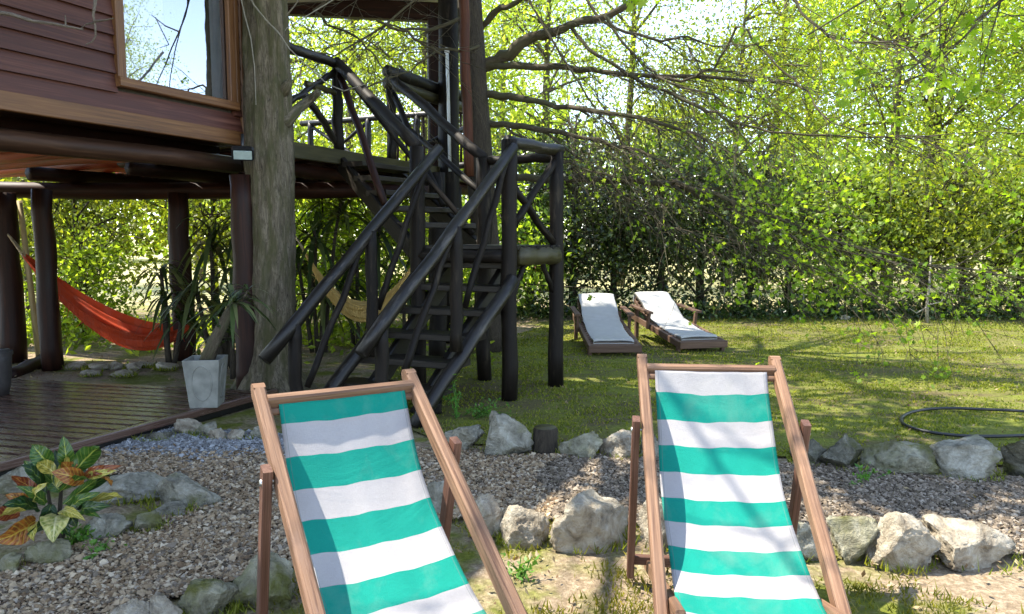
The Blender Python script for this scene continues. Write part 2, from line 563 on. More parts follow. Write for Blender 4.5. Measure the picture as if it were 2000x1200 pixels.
def mat_canvas(name, col):
    n = N(name)
    gc = n.node('Attribute', attribute_name='gc').outputs['Vector']
    yv = n.math('ABSOLUTE', n.node('SeparateXYZ', {0: gc}).outputs[1])
    hem = n.math('GREATER_THAN', yv, .2195)
    seam = n.math('MULTIPLY', n.math('GREATER_THAN', yv, .2170), n.math('LESS_THAN', yv, .2195))
    w1 = n.noise(n.mapped(gc, (900, 60, 1)), 1.0, 2)
    w2 = n.noise(n.mapped(gc, (60, 900, 1)), 1.0, 2)
    big = n.noise(n.mapped(gc, (6, 9, 1)), 1.0, 4)
    wv = n.math('ADD', w1, w2)
    c = n.ramp(n.math('ADD', n.math('MULTIPLY', wv, .35), n.math('MULTIPLY', big, .3)), [(.35, tuple(x * .86 for x in col)), (.65, tuple(min(1, x * 1.08) for x in col))])
    blot = n.ramp(n.noise(n.mapped(gc, (3.2, 4.5, 1)), 1.0, 5, .62, .4), [(.5, (0, 0, 0)), (.78, (1, 1, 1))])
    c = n.mix(n.math('MULTIPLY', blot, .22), c, (.33, .33, .27))
    c = n.mix(n.math('MULTIPLY', seam, .45), c, (.12, .14, .13))
    fold = n.noise(n.mapped(gc, (9, 3.2, 1)), 1.0, 3, .5, 1.2)
    pr = n.principled(c, .85, n.bump(n.math('ADD', n.math('ADD', wv, n.math('MULTIPLY', fold, 4.0)), n.math('ADD', n.math('MULTIPLY', big, 2.0), n.math('MULTIPLY', hem, 1.5))), .35, .006), .2)
    tr = n.node('BsdfTranslucent', {'Color': c}).outputs[0]
    return n.finish(n.node('MixShader', {0: .12, 1: pr, 2: tr}).outputs[0])


M['teal'] = mat_canvas('teal_canvas', (.004, .225, .168))
M['white'] = mat_canvas('white_canvas', (.375, .355, .35))
M['red_cloth'] = mat_canvas('red_hammock_cloth', (.5, .06, .018))
M['yellow_cloth'] = mat_canvas('yellow_hammock_cloth', (.62, .42, .14))
M['rope'] = plain('rope_cord', (.42, .34, .22), .9)


def mat_glass():
    n = N('window_glass')
    fr = n.node('Fresnel', {'IOR': 1.9}).outputs[0]
    f = n.math('MULTIPLY_ADD', fr, .6, .38)
    gl = n.node('BsdfGlossy', {'Color': (.92, .95, 1, 1), 'Roughness': .008}).outputs[0]
    tr = n.node('BsdfTransparent', {'Color': (.7, .74, .76, 1)}).outputs[0]
    return n.finish(n.node('MixShader', {0: f, 1: tr, 2: gl}).outputs[0])


M['glass'] = mat_glass()


def mat_croton(name, base, vein, edge, latw=.6):
    n = N(name)
    gc = n.node('Attribute', attribute_name='gc').outputs['Vector']
    s = n.node('SeparateXYZ', {0: gc})
    u, v = s.outputs[0], s.outputs[1]
    av = n.math('ABSOLUTE', v)
    nz = n.noise(n.mapped(gc, (5, 3, 1)), 1.0, 4, .6)
    mid = n.math('LESS_THAN', av, .07)
    w = n.math('SINE', n.math('MULTIPLY', n.math('SUBTRACT', n.math('ADD', u, n.math('MULTIPLY', nz, .05)), n.math('MULTIPLY', av, .22)), 50.0))
    lat = n.math('GREATER_THAN', w, latw)
    c = n.mix(n.ramp(nz, [(.42, (0, 0, 0)), (.62, (1, 1, 1))]), base, edge)
    c = n.mix(n.math('MAXIMUM', mid, n.math('MULTIPLY', lat, .45)), c, vein)
    pr = n.principled(c, .32, n.bump(w, .25, .003), .5)
    tr = n.node('BsdfTranslucent', {'Color': c}).outputs[0]
    return n.finish(n.node('MixShader', {0: .25, 1: pr, 2: tr}).outputs[0])


CRO = {'g': mat_croton('green_croton', (.03, .085, .012), (.3, .33, .06), (.055, .12, .015), .93),
       'd': mat_croton('deep_green_croton', (.012, .04, .010), (.12, .17, .03), (.02, .055, .012), .94),
       'y': mat_croton('yellow_croton', (.5, .4, .07), (.62, .56, .2), (.2, .22, .03)),
       'o': mat_croton('orange_croton', (.36, .12, .02), (.5, .32, .05), (.16, .05, .012)),
       'r': mat_croton('red_croton', (.13, .018, .012), (.4, .2, .05), (.26, .06, .02)),
       'p': mat_croton('pale_croton', (.58, .52, .18), (.7, .64, .32), (.2, .24, .04))}

# ================================================================= SETTING: ground, lawn, gravel path
DECK_A, DECK_B = G(0, 903, .1)[:2], G(470, 778, .1)[:2]
path_px = [(-450, 1330), (-250, 1180), (0, 1118), (120, 1080), (245, 1040), (300, 1012), (430, 975), (300, 940), (150, 925), (60, 905),
           (200, 880), (330, 838), (500, 848), (860, 882), (1000, 893), (1250, 893), (1600, 912), (1850, 930), (2050, 938), (2700, 975),
           (2750, 1180), (2050, 1085), (1850, 1085), (1700, 1065), (1500, 1050), (1250, 1030), (1060, 1020), (930, 1010), (800, 1030), (570, 1110),
           (450, 1140), (330, 1175), (200, 1230), (-100, 1420)]
PATH = np.array([G(x, y)[:2] for x, y in path_px])


def sheet(name, poly, z, mat, parent=None):
    bm = bmesh.new()
    vs = [bm.verts.new((x, y, z)) for x, y in poly]
    bm.faces.new(vs)
    bmesh.ops.triangulate(bm, faces=bm.faces[:])
    bmesh.ops.recalc_face_normals(bm, faces=bm.faces[:])
    me = bpy.data.meshes.new(name)
    bm.to_mesh(me)
    bm.free()
    if me.polygons[0].normal.z < 0:
        me.flip_normals()
    me.materials.append(mat)
    o = bpy.data.objects.new(name, me)
    COL.objects.link(o)
    o['kind'] = 'structure'
    return o


gb = MB()
xs = np.concatenate([[-300, -120, -60, -30], np.arange(-14, 16.1, .25), [30, 60, 120, 300]])
ys = np.concatenate([[-80, -30, -10, -3], np.arange(0, 15.1, .25), [18, 24, 34, 60, 120, 400]])
X, Y = np.meshgrid(xs, ys, indexing='ij')
far = np.clip((14 - np.hypot(X, Y - 6)) / 4, 0, 1)
Z = wob(X, Y, 1.6) * .012 * far - .012
gb.grid(np.stack([X, Y, Z], -1))
obj('ground', gb, M['ground'], kind='structure')

lawn_px = [(700, 800), (870, 865), (1050, 875), (1250, 880), (1600, 895), (1850, 905), (2100, 915), (2900, 960), (3400, 640), (2000, 617), (1600, 620), (1100, 628), (960, 668), (760, 720)]
LAWN = np.array([G(x, y)[:2] for x, y in lawn_px])
lb = MB()
gx, gy = np.meshgrid(np.arange(-2, 16, .2), np.arange(5, 15, .2), indexing='ij')


def region(name, poly, step, z, mat, amp=.012):
    """flat-ish gridded sheet clipped to a polygon"""
    x0, y0 = poly.min(0)
    x1, y1 = poly.max(0)
    bm = bmesh.new()
    f = bm.faces.new([bm.verts.new((x, y, 0)) for x, y in poly])
    for ax, lo, hi in ((0, x0, x1), (1, y0, y1)):
        for c in np.arange(lo + step, hi, step):
            no = (1, 0, 0) if ax == 0 else (0, 1, 0)
            co = (c, 0, 0) if ax == 0 else (0, c, 0)
            bmesh.ops.bisect_plane(bm, geom=bm.verts[:] + bm.edges[:] + bm.faces[:], plane_co=co, plane_no=no)
    for v in bm.verts:
        v.co.z = z + float(wob(v.co.x, v.co.y, 1.6)) * amp
    bmesh.ops.triangulate(bm, faces=[q for q in bm.faces if len(q.verts) > 4])
    bmesh.ops.recalc_face_normals(bm, faces=bm.faces[:])
    me = bpy.data.meshes.new(name)
    bm.to_mesh(me)
    bm.free()
    if sum(p.normal.z for p in me.polygons) < 0:
        me.flip_normals()
    for p in me.polygons:
        p.use_smooth = True
    me.materials.append(mat)
    o = bpy.data.objects.new(name, me)
    COL.objects.link(o)
    o['kind'] = 'structure'
    return o


region('lawn', LAWN, .4, .004, M['lawn'])
region('gravel_path', PATH, .4, .008, M['bed'], .006)

rng = np.random.default_rng(3)


def scatter(n, poly, ymax=99, power=1.0):
    x0, y0 = poly.min(0)
    x1, y1 = poly.max(0)
    x, y = rng.uniform(x0, x1, n), rng.uniform(y0, min(y1, ymax), n)
    k = inside(x, y, poly)
    return x[k], y[k]


def infield(x, y, m=.15):
    return np.abs(x) < (y * .69 + m + .5)


def pebbles(name, x, y, size, mat, label, zb=.012):
    n = len(x)
    base = np.array([(0, 0, 1), (1, 0, .25), (.31, .95, .1), (-.81, .59, .3), (-.81, -.59, .12), (.31, -.95, .28), (0, 0, -.7)], float)
    tri = [(0, 1, 2), (0, 2, 3), (0, 3, 4), (0, 4, 5), (0, 5, 1), (6, 2, 1), (6, 3, 2), (6, 4, 3), (6, 5, 4), (6, 1, 5)]
    s = size * np.clip(rng.lognormal(0, .38, (n, 1, 1)), .4, 2.6) * .5
    v = base[None] * np.stack([np.ones(n), rng.uniform(.6, 1, n), rng.uniform(.35, .8, n)], -1)[:, None, :]
    v = v + rng.normal(0, .16, v.shape)
    th = rng.uniform(0, 6.28, n)
    tl = rng.normal(0, .45, n)
    c, si = np.cos(th)[:, None], np.sin(th)[:, None]
    ct, st = np.cos(tl)[:, None], np.sin(tl)[:, None]
    vx, vz = v[..., 0] * ct - v[..., 2] * st, v[..., 0] * st + v[..., 2] * ct
    vy = v[..., 1]
    w = np.stack([vx * c - vy * si, vx * si + vy * c, vz], -1) * s
    w += np.stack([x, y, zb + wob(x, y, 1.6) * .006 + rng.uniform(0, .008, n)], -1)[:, None, :]
    mb = MB()
    mb.add(w.reshape(-1, 3), (np.arange(n)[:, None, None] * 7 + np.array(tri)[None]).reshape(-1, 3))
    o = obj(name, mb, mat, smooth=False, kind='stuff')
    return tag(o, label, 'gravel')


x, y = scatter(300000, PATH, 8)
k = infield(x, y, 1.3) & (rng.uniform(0, 1, len(x)) < np.clip(1.35 - y * .1, .45, 1))
x, y = x[k], y[k]
bl = ((y > 4.95 + .3 * wob(x, y, 2) + rng.normal(0, .12, len(x))) & (x < -1.2 + .3 * wob(y, x, 2)))
gr = (~bl) & ((x > .2 + .5 * wob(y, x, 1.5)) | (rng.uniform(0, 1, len(x)) < .2))
tn = (~bl) & (~gr)
pebbles('gravel', x[tn], y[tn], .020, M['pebble'], 'tan crushed gravel covering the left half of the path')
pebbles('gravel', x[gr], y[gr], .020, M['pebble_grey_shade'], 'brownish grey gravel of the path between the two rock rows on the right')
pebbles('gravel', x[bl], y[bl], .021, M['pebble_blue'], 'bluish grey gravel along the edge of the timber deck')


def blades(name, x, y, h, mat, label, cat='grass', width=.0045):
    n = len(x)
    th = rng.uniform(0, 6.28, n)
    hh = h * rng.uniform(.4, 1.3, n)
    lean = rng.uniform(.2, 1.1, n) * hh
    la = rng.uniform(0, 6.28, n)
    wd = width * (1 + y / 6)
    z0 = wob(x, y, 1.6) * .012
    a = np.stack([x - np.cos(th) * wd, y - np.sin(th) * wd, z0], -1)
    b = np.stack([x + np.cos(th) * wd, y + np.sin(th) * wd, z0], -1)
    c = np.stack([x + np.cos(la) * lean, y + np.sin(la) * lean, z0 + hh], -1)
    mb = MB()
    mb.add(np.stack([a, b, c], 1).reshape(-1, 3), np.arange(3 * n).reshape(n, 3))
    return tag(obj(name, mb, mat, smooth=False, kind='stuff'), label, cat)


x, y = scatter(420000, LAWN, 13.6)
k = infield(x, y) & (rng.uniform(0, 1, len(x)) < np.clip(7.0 / y, .3, 1) * np.clip(.55 + .8 * wob(x, y, 2.4) + .3 * wob(x, y, 9), .08, 1))
blades('lawn_grass', x[k], y[k], .025, M['grass'], 'short mossy grass of the lawn')
NEAR = np.array([(-2.2, 2.0), (5, 2.0), (6.0, 3.9), (2.6, 3.75), (1.2, 3.95), (.0, 4.0), (-.7, 3.9), (-1.6, 3.2)])
x, y = scatter(90000, NEAR)
k = (~inside(x, y, PATH)) & (rng.uniform(0, 1, len(x)) < np.clip(.9 * wob(x, y, 3.1) + .5 * wob(x, y, 9) + .05, 0, 1))
blades('foreground_grass', x[k], y[k], .034, M['grass'], 'sparse grass and moss on the dry soil around the striped chairs', width=.003)

# leaf litter lying on the ground
mb = MB()
lx = np.concatenate([rng.uniform(-2, 9, 1500), rng.uniform(-7, -1, 1400), rng.uniform(-.8, 3, 420), rng.uniform(-3, 4, 420)])
ly = np.concatenate([rng.uniform(5.2, 13, 1500), rng.uniform(7.4, 12, 1400), rng.uniform(2.3, 3.9, 420), rng.uniform(3, 5.3, 420)])
mb.leaves(np.stack([lx, ly, .014 + wob(lx, ly, 1.6) * .012 + rng.uniform(0, .012, len(lx))], -1), rng.uniform(.015, .045, len(lx)), rng, .5, 0, 'quad', up=4)
tag(obj('leaf_litter', mb, M['litter'], smooth=False, kind='stuff'), 'dry fallen leaves scattered over lawn and soil', 'leaf litter')

# ================================================================= HOUSE ON LOG POSTS
HO, HU, HN = V(-3.42, 4.95), V(.4035, .915), V(-.915, .4035)


def W(t, w, z):
    q = HO + HU * t + HN * w
    return V(q[0], q[1], z)


house = thing('timber_house', 'raised reddish timber clad house standing on log posts', 'house', W(0, 2, 0))
TEND = 2.23
WT0, WT1, WZ0, WZ1 = 1.0, 2.08, 2.70, 4.15
out = V(*(-HN), 0)
for i in range(19):
    z0 = 2.455 + i * .141
    spans = [(-5.5, TEND)]
    if z0 + .141 > WZ0 - .05 and z0 < WZ1 + .05:
        spans = [(-5.5, WT0 - .06), (WT1 + .06, TEND)]
    for a, b in spans:
        # bevelled lap board: bottom edge stands proud of the one below
        mb = MB()
        nseg = 6
        vs, gs = [], []
        for t in (a, b):
            for dz, w in ((-.012, -.044), (.15, -.008), (.15, .0), (-.012, .0)):
                vs.append(W(t, w, z0 + dz))
                gs.append((t + i * 3.7, dz + i, w))
        mb.add(vs, np.array([[0, 1, 5, 4], [1, 2, 6, 5], [2, 3, 7, 6], [3, 0, 4, 7], [3, 2, 1, 0], [4, 5, 6, 7]]), 0, gs)
        obj('siding_board', mb, M['siding'], house, smooth=False)
mb = MB()
mb.beam(W(-5.5, -.02, 2.388), W(TEND, -.02, 2.388), .05, .13)
obj('fascia_board', mb, M['trim'], house, smooth=False)
mb = MB()
mb.beam(W(TEND + .05, .02, 2.33), W(TEND + .05, .02, 5.1), .1, .13, up=out)
obj('corner_post', mb, M['trim'], house, smooth=False)
# house body behind the boards: dark room, back and end walls, floor
mb = MB()
for a, b, c, d in ((W(-5.5, .012, 2.455), W(WT0 - .05, .012, 2.455), W(WT0 - .05, .012, 5.1), W(-5.5, .012, 5.1)),
                   (W(WT1 + .05, .012, 2.455), W(TEND, .012, 2.455), W(TEND, .012, 5.1), W(WT1 + .05, .012, 5.1)),
                   (W(WT0 - .05, .012, 2.455), W(WT1 + .05, .012, 2.455), W(WT1 + .05, .012, WZ0), W(WT0 - .05, .012, WZ0)),
                   (W(WT0 - .05, .012, WZ1), W(WT1 + .05, .012, WZ1), W(WT1 + .05, .012, 5.1), W(WT0 - .05, .012, 5.1)),
                   (W(TEND, .012, 2.455), W(TEND, 4.5, 2.455), W(TEND, 4.5, 5.1), W(TEND, .012, 5.1)),
                   (W(-5.5, 4.5, 2.455), W(TEND, 4.5, 2.455), W(TEND, 4.5, 5.1), W(-5.5, 4.5, 5.1)),
                   (W(-5.5, .012, 2.455), W(-5.5, 4.5, 2.455), W(-5.5, 4.5, 5.1), W(-5.5, .012, 5.1)),
                   (W(-5.5, .012, 5.1), W(TEND, .012, 5.1), W(TEND, 4.5, 5.1), W(-5.5, 4.5, 5.1))):
    mb.add([a, b, c, d], np.array([[0, 1, 2, 3]]))
obj('inner_wall', mb, M['interior'], house, smooth=False)
# roof
mb = MB()
mb.add([W(-6, -.75, 4.95), W(2.9, -.75, 4.95), W(2.9, 2.3, 6.2), W(-6, 2.3, 6.2), W(-6, -.75, 5.07), W(2.9, -.75, 5.07), W(2.9, 2.3, 6.34), W(-6, 2.3, 6.34),
        W(2.9, 5.2, 4.95), W(-6, 5.2, 4.95), W(2.9, 5.2, 5.07), W(-6, 5.2, 5.07)],
       np.array([[0, 1, 2, 3], [7, 6, 5, 4], [0, 4, 5, 1], [1, 5, 6, 2], [3, 2, 8, 9], [11, 10, 6, 7], [8, 10, 11, 9], [2, 6, 10, 8], [0, 3, 7, 4], [3, 9, 11, 7]]))
obj('roof', mb, M['board_dark'], house, smooth=False)
# floor boards seen from below, along the wall
for i in range(42):
    mb = MB()
    w = .08 + i * .15
    mb.beam(W(-5.5, w, 2.345), W(TEND - .05, w, 2.345), .142, .03)
    obj('floor_board', mb, M['brown_log'], house, smooth=False)
for i in range(26):
    t = .14 + (i - 17) * .36
    t += .05 * math.sin(i * 5)
    if t > TEND:
        continue
    mb = MB()
    mb.log(W(t, .285, 2.262), W(t, 6.3, 2.25), .062, .066, seed=i, bend=.012)
    obj('floor_joist', mb, M['red_glow_log'], house)
for w, r, m in ((.16, .085, 'girder'), (6.2, .1, 'red_glow_log')):
    mb = MB()
    mb.log(W(-5.5, w, 2.165), W(TEND + .1, w, 2.16), r, r * .95, 14, 10, seed=int(w * 10))
    obj('girder_log', mb, M[m], house)
mb = MB()
mb = MB()
mb.beam(W(-5.5, .262, 2.262), W(TEND, .262, 2.262), .025, .13)
obj('gap_shade_board', mb, M['brown_log'], house, smooth=False)  # dark board added to stand for the shaded gap above the girder
zb = P(240, 388, 9.0)[2]
mb.log(V(-9.0, 9.0, zb + .1), V(-1.0, 9.05, zb + .095), .1, .1, 14, 10)
obj('girder_log', mb, M['brown_log'], house)
for q, r, top in ((G(28, 706), .125, 2.0), (G(103, 722), .10, 2.0), (G(361, 702), .118, 2.0), (G(487, 772), .11, 2.05), (W(-3.2, .2, 0), .12, 2.05), (G(-190, 800), .12, 2.05)):
    mb = MB()
    mb.log(q, V(q[0], q[1], top), r * 1.08, r, 14, 8, seed=int(q[0] * 100) % 77, bend=.007)
    obj('house_post', mb, M['brown_log'], house)
# window
fr = thing('dummy', None, None, (0, 0, 0))
bpy.data.objects.remove(fr)
mb = MB()
mb.beam(W(WT0 - .03, -.04, WZ0 - .02), W(WT0 - .03, -.04, WZ1 + .04), .075, .05, up=HN.tolist() + [0])
win = obj('window_frame', mb, M['trim'], house, smooth=False)
for nm, a, b in (('sill', W(WT0 - .07, -.05, WZ0 - .035), W(WT1 + .08, -.05, WZ0 - .035)), ('head', W(WT0 - .07, -.04, WZ1 + .035), W(WT1 + .08, -.04, WZ1 + .035))):
    mb = MB()
    mb.beam(a, b, .07, .075)
    obj(nm, mb, M['trim'], win, smooth=False)
for t, w, wd in ((WT1 + .035, -.04, .075), (WT1 + .105, -.03, .05)):
    mb = MB()
    mb.beam(W(t, w, WZ0 - .0), W(t, w, WZ1), wd, .05, up=HN.tolist() + [0])
    obj('jamb', mb, M['trim'], win, smooth=False)
mb = MB()
mb.add([W(WT0, -.012, WZ0), W(WT1, -.012, WZ0), W(WT1, -.012, WZ1), W(WT0, -.012, WZ1)], np.array([[0, 1, 2, 3]]))
obj('pane', mb, M['glass'], win, smooth=False)
for a, b in ((1.0, 1.46), (1.95, 2.08)):
    cu = MB()
    tt = np.linspace(a, b, 40)
    g = np.array([[W(t, .045 + .015 * math.sin(t * 60), z) for t in tt] for z in (WZ0 - .05, WZ1)])
    cu.grid(g)
    obj('curtain', cu, M['curtain'], win)

# flood light at the corner of the house
flp = P(474, 303, 6.5)
fl = thing('floodlight', 'small black floodlight with a white lens on the house corner beside the big trunk', 'floodlight', flp)
dn = unit(V(.25, -.75, -.62))
sd = unit(np.cross(dn, (0, 0, 1)))
up_ = np.cross(sd, dn)
mb = MB()
mb.beam(flp - dn * .05, flp, .185, .115, up=up_, ch=.15)
obj('lamp_body', mb, M['black'], fl, smooth=False)
mb = MB()
mb.beam(flp, flp + dn * .006, .15, .083, up=up_, ch=.05)
obj('lens', mb, M['white_lens'], fl, smooth=False)
mb = MB()
mb.tube([flp - dn * .05, flp - dn * .08 + up_ * .06, flp - dn * .17 + up_ * .1], .014, 6)
obj('bracket', mb, M['black'], fl)

# timber deck in front of the posts
deck = thing('timber_deck', 'low dark glossy timber deck beside the gravel at the foot of the house', 'deck', (*G(200, 820), ))
du = unit(np.append(DECK_B - DECK_A, 0))
q = unit(V(-.977, .21, 0))
for i in range(46):
    s = -1.3 + i * .135
    def endpt(off):
        return V(*(DECK_A), .1) + du * (s + off)
    a0, a1 = endpt(0), endpt(.096)
    if a1[1] > V(*DECK_B)[1] + .35:
        break
    b0, b1 = a0 + q * 6.5, a1 + q * 6.5
    zt, zl = .1 + (i * 37 % 5) * .0009, .066
    mb = MB()
    inn = -du * 0
    a0, a1 = a0 + q * .05, a1 + q * .05
    vs = [V(*p[:2], z) for z in (zl, zt) for p in (a0, a1, b1, b0)]
    gs = [(np.dot(p - a0, q) + i * 2.3, np.dot(p - a0, du) + i, z) for z in (zl, zt) for p in (a0, a1, b1, b0)]
    mb.add(vs, np.array([[3, 2, 1, 0], [4, 5, 6, 7], [0, 1, 5, 4], [1, 2, 6, 5], [2, 3, 7, 6], [3, 0, 4, 7]]), 0, gs)
    obj('deck_plank', mb, M['deck'], deck, smooth=False)
A = V(*DECK_A, 0) - du * 1.4
B = V(*DECK_B, 0) + du * .42
nrm = V(du[1], -du[0], 0)
mb = MB()
mb.beam(A - nrm * .0 + V(0, 0, .075), B + V(0, 0, .075), .06, .06)
obj('edge_board', mb, M['deck'], deck, smooth=False)
mb = MB()
mb.beam(A - nrm * .012 + V(0, 0, .02), B - nrm * .012 + V(0, 0, .02), .045, .05)
obj('edge_joist', mb, M['board_dark'], deck, smooth=False)
for s in (.3, 1.2, 2.1, 3.0):
    mb = MB()
    c = V(*DECK_A, .04) + q * s
    mb.beam(c - du * .9, c + du * 2.4, .06, .05)
    obj('joist', mb, M['board_dark'], deck, smooth=False)

# ================================================================= BALCONY AND LOG STAIRCASE
bal = thing('balcony', 'dark log balcony with railings joined to the house behind the big trunk', 'balcony', W(4.5, 1.5, 0))
TB0, TB1 = TEND + .5, 7.55
mb = MB()
mb.beam(W(TB0, -.02, 2.36), W(6.75, -.02, 2.36), .045, .16)
obj('fascia_board', mb, M['log_olive'], bal, smooth=False)
i = 0
t = TB0 + .06
while t < TB1:
    mb = MB()
    mb.beam(W(t, .01, 2.415), W(t, 6.4 if t < TB0 + .9 else 3.6, 2.415), .12, .03)
    obj('floor_board', mb, M['board_dark'], bal, smooth=False)
    t += .128
for w in (.25, 1.7, 3.3):
    mb = MB()
    mb.log(W(TB0 - .3, w, 2.2), W(TB1, w, 2.2), .08, .08, seed=5)
    obj('joist_log', mb, M['brown_log'], bal)
for i in range(12):
    t = TB0 + .25 + i * .42
    for w0, w1, m_ in ((.03, 2.5, 'brown_log'), (2.5, 6.4 if i < 2 else 3.6, 'red_glow_log')):  # near halves dark, far halves red: the glow underneath is put into the colour
        mb = MB()
        mb.log(W(t, w0, 2.335), W(t, w1, 2.335), .06, .062, seed=i)
        obj('floor_joist', mb, M[m_], bal)
for q_, top in ((G(857, 708), 2.22), (W(6.9, .25, 0), 2.22), (W(5.6, 3.3, 0), 2.22)):
    mb = MB()
    mb.log(q_, V(q_[0], q_[1], top), .105, .095, seed=int(q_[1] * 9))
    obj('support_post', mb, M['log_post'], bal)


def t_at(px):
    k_ = (px - 1000) / F
    lo, hi = 0, 12
    for _ in range(40):
        m_ = (lo + hi) / 2
        if proj(W(m_, 0, 2.9))[0] < px:
            lo = m_
        else:
            hi = m_
    return lo


t1, t2, t3 = t_at(664), t_at(768), t_at(934)
RZ = 3.38
for nm, t_, top, r in (('rail_post', t1, RZ + .02, .06), ('rail_post', t2, RZ + .08, .06), ('rail_post', t3, RZ + .06, .06)):
    mb = MB()
    mb.log(W(t_, .03, 2.43), W(t_, .03, top), r, r * .95, seed=int(t_ * 10))
    obj(nm, mb, M['log_post'], bal)
for nm, a, b, r in (('top_rail', W(TB0 + .1, .03, RZ), W(t1 + .04, .03, RZ), .055),
                    ('brace', W(t1 - .02, .03, RZ - .08), W(TB0 + .25, .03, 2.85), .035),
                    ('brace', W(TB0 + .45, .03, 2.98), W(t1, .03, 2.5), .04),
                    ('mid_rail', W(TB0 + .5, .03, 3.07), W(t1, .03, 3.06), .035),
                    ('brace', W(t3, .03, 3.2), W(t2 + .9, .03, 2.75), .04)):
    mb = MB()
    mb.log(a, b, r, r * .9, seed=3)
    obj(nm, mb, M['log_olive'] if nm == 'mid_rail' else M['log_dark'], bal)
for dz, m in ((.12, 'board_dark'), (-.02, 'log_olive')):
    mb = MB()
    mb.log(W(t2 - .08, .03, RZ + dz), W(t3 + .15, .03, RZ + dz + .02), .075, .07, flat_seed := 12)
    obj('top_rail', mb, M[m], bal)
# end railing
for z in (3.45, 2.62):
    mb = MB()
    mb.log(W(TB1 - .06, .1, z), W(TB1 - .06, 3.6, z), .05, .05, seed=8)
    obj('end_rail', mb, M['log_dark'], bal)
for w in (1.25, 2.2, 3.4):
    mb = MB()
    mb.log(W(TB1 - .06, w, 2.43), W(TB1 - .06, w, 3.46), .055, .05, seed=4)
    obj('rail_post', mb, M['log_dark'], bal)
for k_ in range(9):
    w = .45 + k_ * .17
    mb = MB()
    mb.log(W(TB1 - .06, w, 2.62), W(TB1 - .06, w, 3.45), .02, .02, 8, 3, seed=k_)
    obj('baluster', mb, M['brown_log'], bal)
for a, b in ((W(TB1 - .06, 2.2, 2.65), W(TB1 - .06, 3.4, 3.4)), (W(TB1 - .06, 2.2, 3.4), W(TB1 - .06, 3.4, 2.65))):
    mb = MB()
    mb.log(a, b, .03, .03, seed=2)
    obj('brace', mb, M['log_dark'], bal)
# porch roof frame over the balcony
for px, r, mm, y0, Y_, sq in ((848, .085, 'brown_log', 12, 10.7, True), (877, .145, 'log_post', -250, 10.4, False)):
    c = P(px, 300, Y_)
    mb = MB()
    top = P(px, y0, Y_)[2]
    if sq:
        mb.beam(V(c[0], c[1], 2.43), V(c[0], c[1], top), .16, .16, up=(1, .3, 0))
    else:
        mb.log(V(c[0], c[1], 0), V(c[0], c[1], top), r, r * .95, seed=6)
    obj('roof_post', mb, M[mm], bal, smooth=not sq)
c0, c1 = P(900, -120, 9.55), P(917, 345, 9.55)
mb = MB()
mb.log(c1, c0, .066, .066, seed=9)
obj('roof_post', mb, M['red_pole'], bal)
a, b = P(858, 26, 10.7), P(520, 10, 10.9)
mb = MB()
mb.beam(a, b, .16, .25)
obj('roof_beam', mb, M['brown_log'], bal, smooth=False)
mb = MB()
for i in range(16):
    x0 = b[0] + (a[0] - b[0]) * i / 16
    x1 = b[0] + (a[0] - b[0]) * (i + 1) / 16
    mb.add([V(x0, 8.3, 5.35), V(x1, 8.3, 5.35), V(x1, 10.9, a[2] + .14), V(x0, 10.9, a[2] + .14), V(x0, 8.3, 5.38), V(x1, 8.3, 5.38), V(x1, 10.9, a[2] + .17), V(x0, 10.9, a[2] + .17)],
           np.array([[3, 2, 1, 0], [4, 5, 6, 7], [0, 1, 5, 4], [2, 3, 7, 6]]))
obj('roof_sheet', mb, M['roof_white'], bal, smooth=False)

pp = thing('white_pipe', 'thin white pipe standing upright in front of the dark porch posts', 'pipe', P(878, 335, 9.9))
mb = MB()
mb.tube([P(873, 100, 9.9), P(876, 210, 9.9), P(879, 335, 9.9)], .022, 10)
obj('pipe_tube', mb, M['white_pvc'], pp)
mb = MB()
mb.tube([P(873, 103, 9.9), P(873, 94, 9.9)], [.034, .03], 10)
obj('end_cap', mb, M['white_pvc'], pp)

# staircase
P1, P2, P4 = G(995, 782), G(1085, 756), G(946, 742)
bw = unit(V(-.93, .37, 0))
P3 = P1 + bw * .93
LZ, TZ = 1.41, 2.30
st = thing('log_staircase', 'dark log staircase with a landing climbing from the lawn to the balcony', 'staircase', (P1 + P4) / 2)


def part(nm, a, b, r, m=None, r1=None, seed=1, k=12):
    m = m or ('log_dark' if nm in ('handrail', 'stringer') else 'log_post')
    mb_ = MB()
    mb_.log(a, b, r, r1 or r, k, 7, seed=seed)
    return obj(nm, mb_, M[m], st)


def Zp(p, z):
    return V(p[0], p[1], z)


part('landing_post', P1, Zp(P1, TZ + .04), .076, r1=.068, seed=1)
part('landing_post', P2, Zp(P2, TZ), .074, r1=.066, seed=2)
part('landing_post', Zp(P3, 0), Zp(P3, TZ + .02), .07, seed=3)
part('landing_post', P4, Zp(P4, TZ - .02), .074, seed=4)
R0, R1 = P(705, 692, 5.3), P(1004, 287, P1[1] - .05)
L0, L1 = P(516, 703, 5.65), P(858, 290, P3[1] - .04)
part('handrail', R0, R1, .054, r1=.048, seed=5, k=14)
part('handrail', L0, L1, .055, r1=.049, seed=6, k=14)


def on(a, b, px):
    lo, hi = 0, 1
    for _ in range(40):
        m_ = (lo + hi) / 2
        if proj(a + (b - a) * m_)[0] < px:
            lo = m_
        else:
            hi = m_
    return a + (b - a) * lo


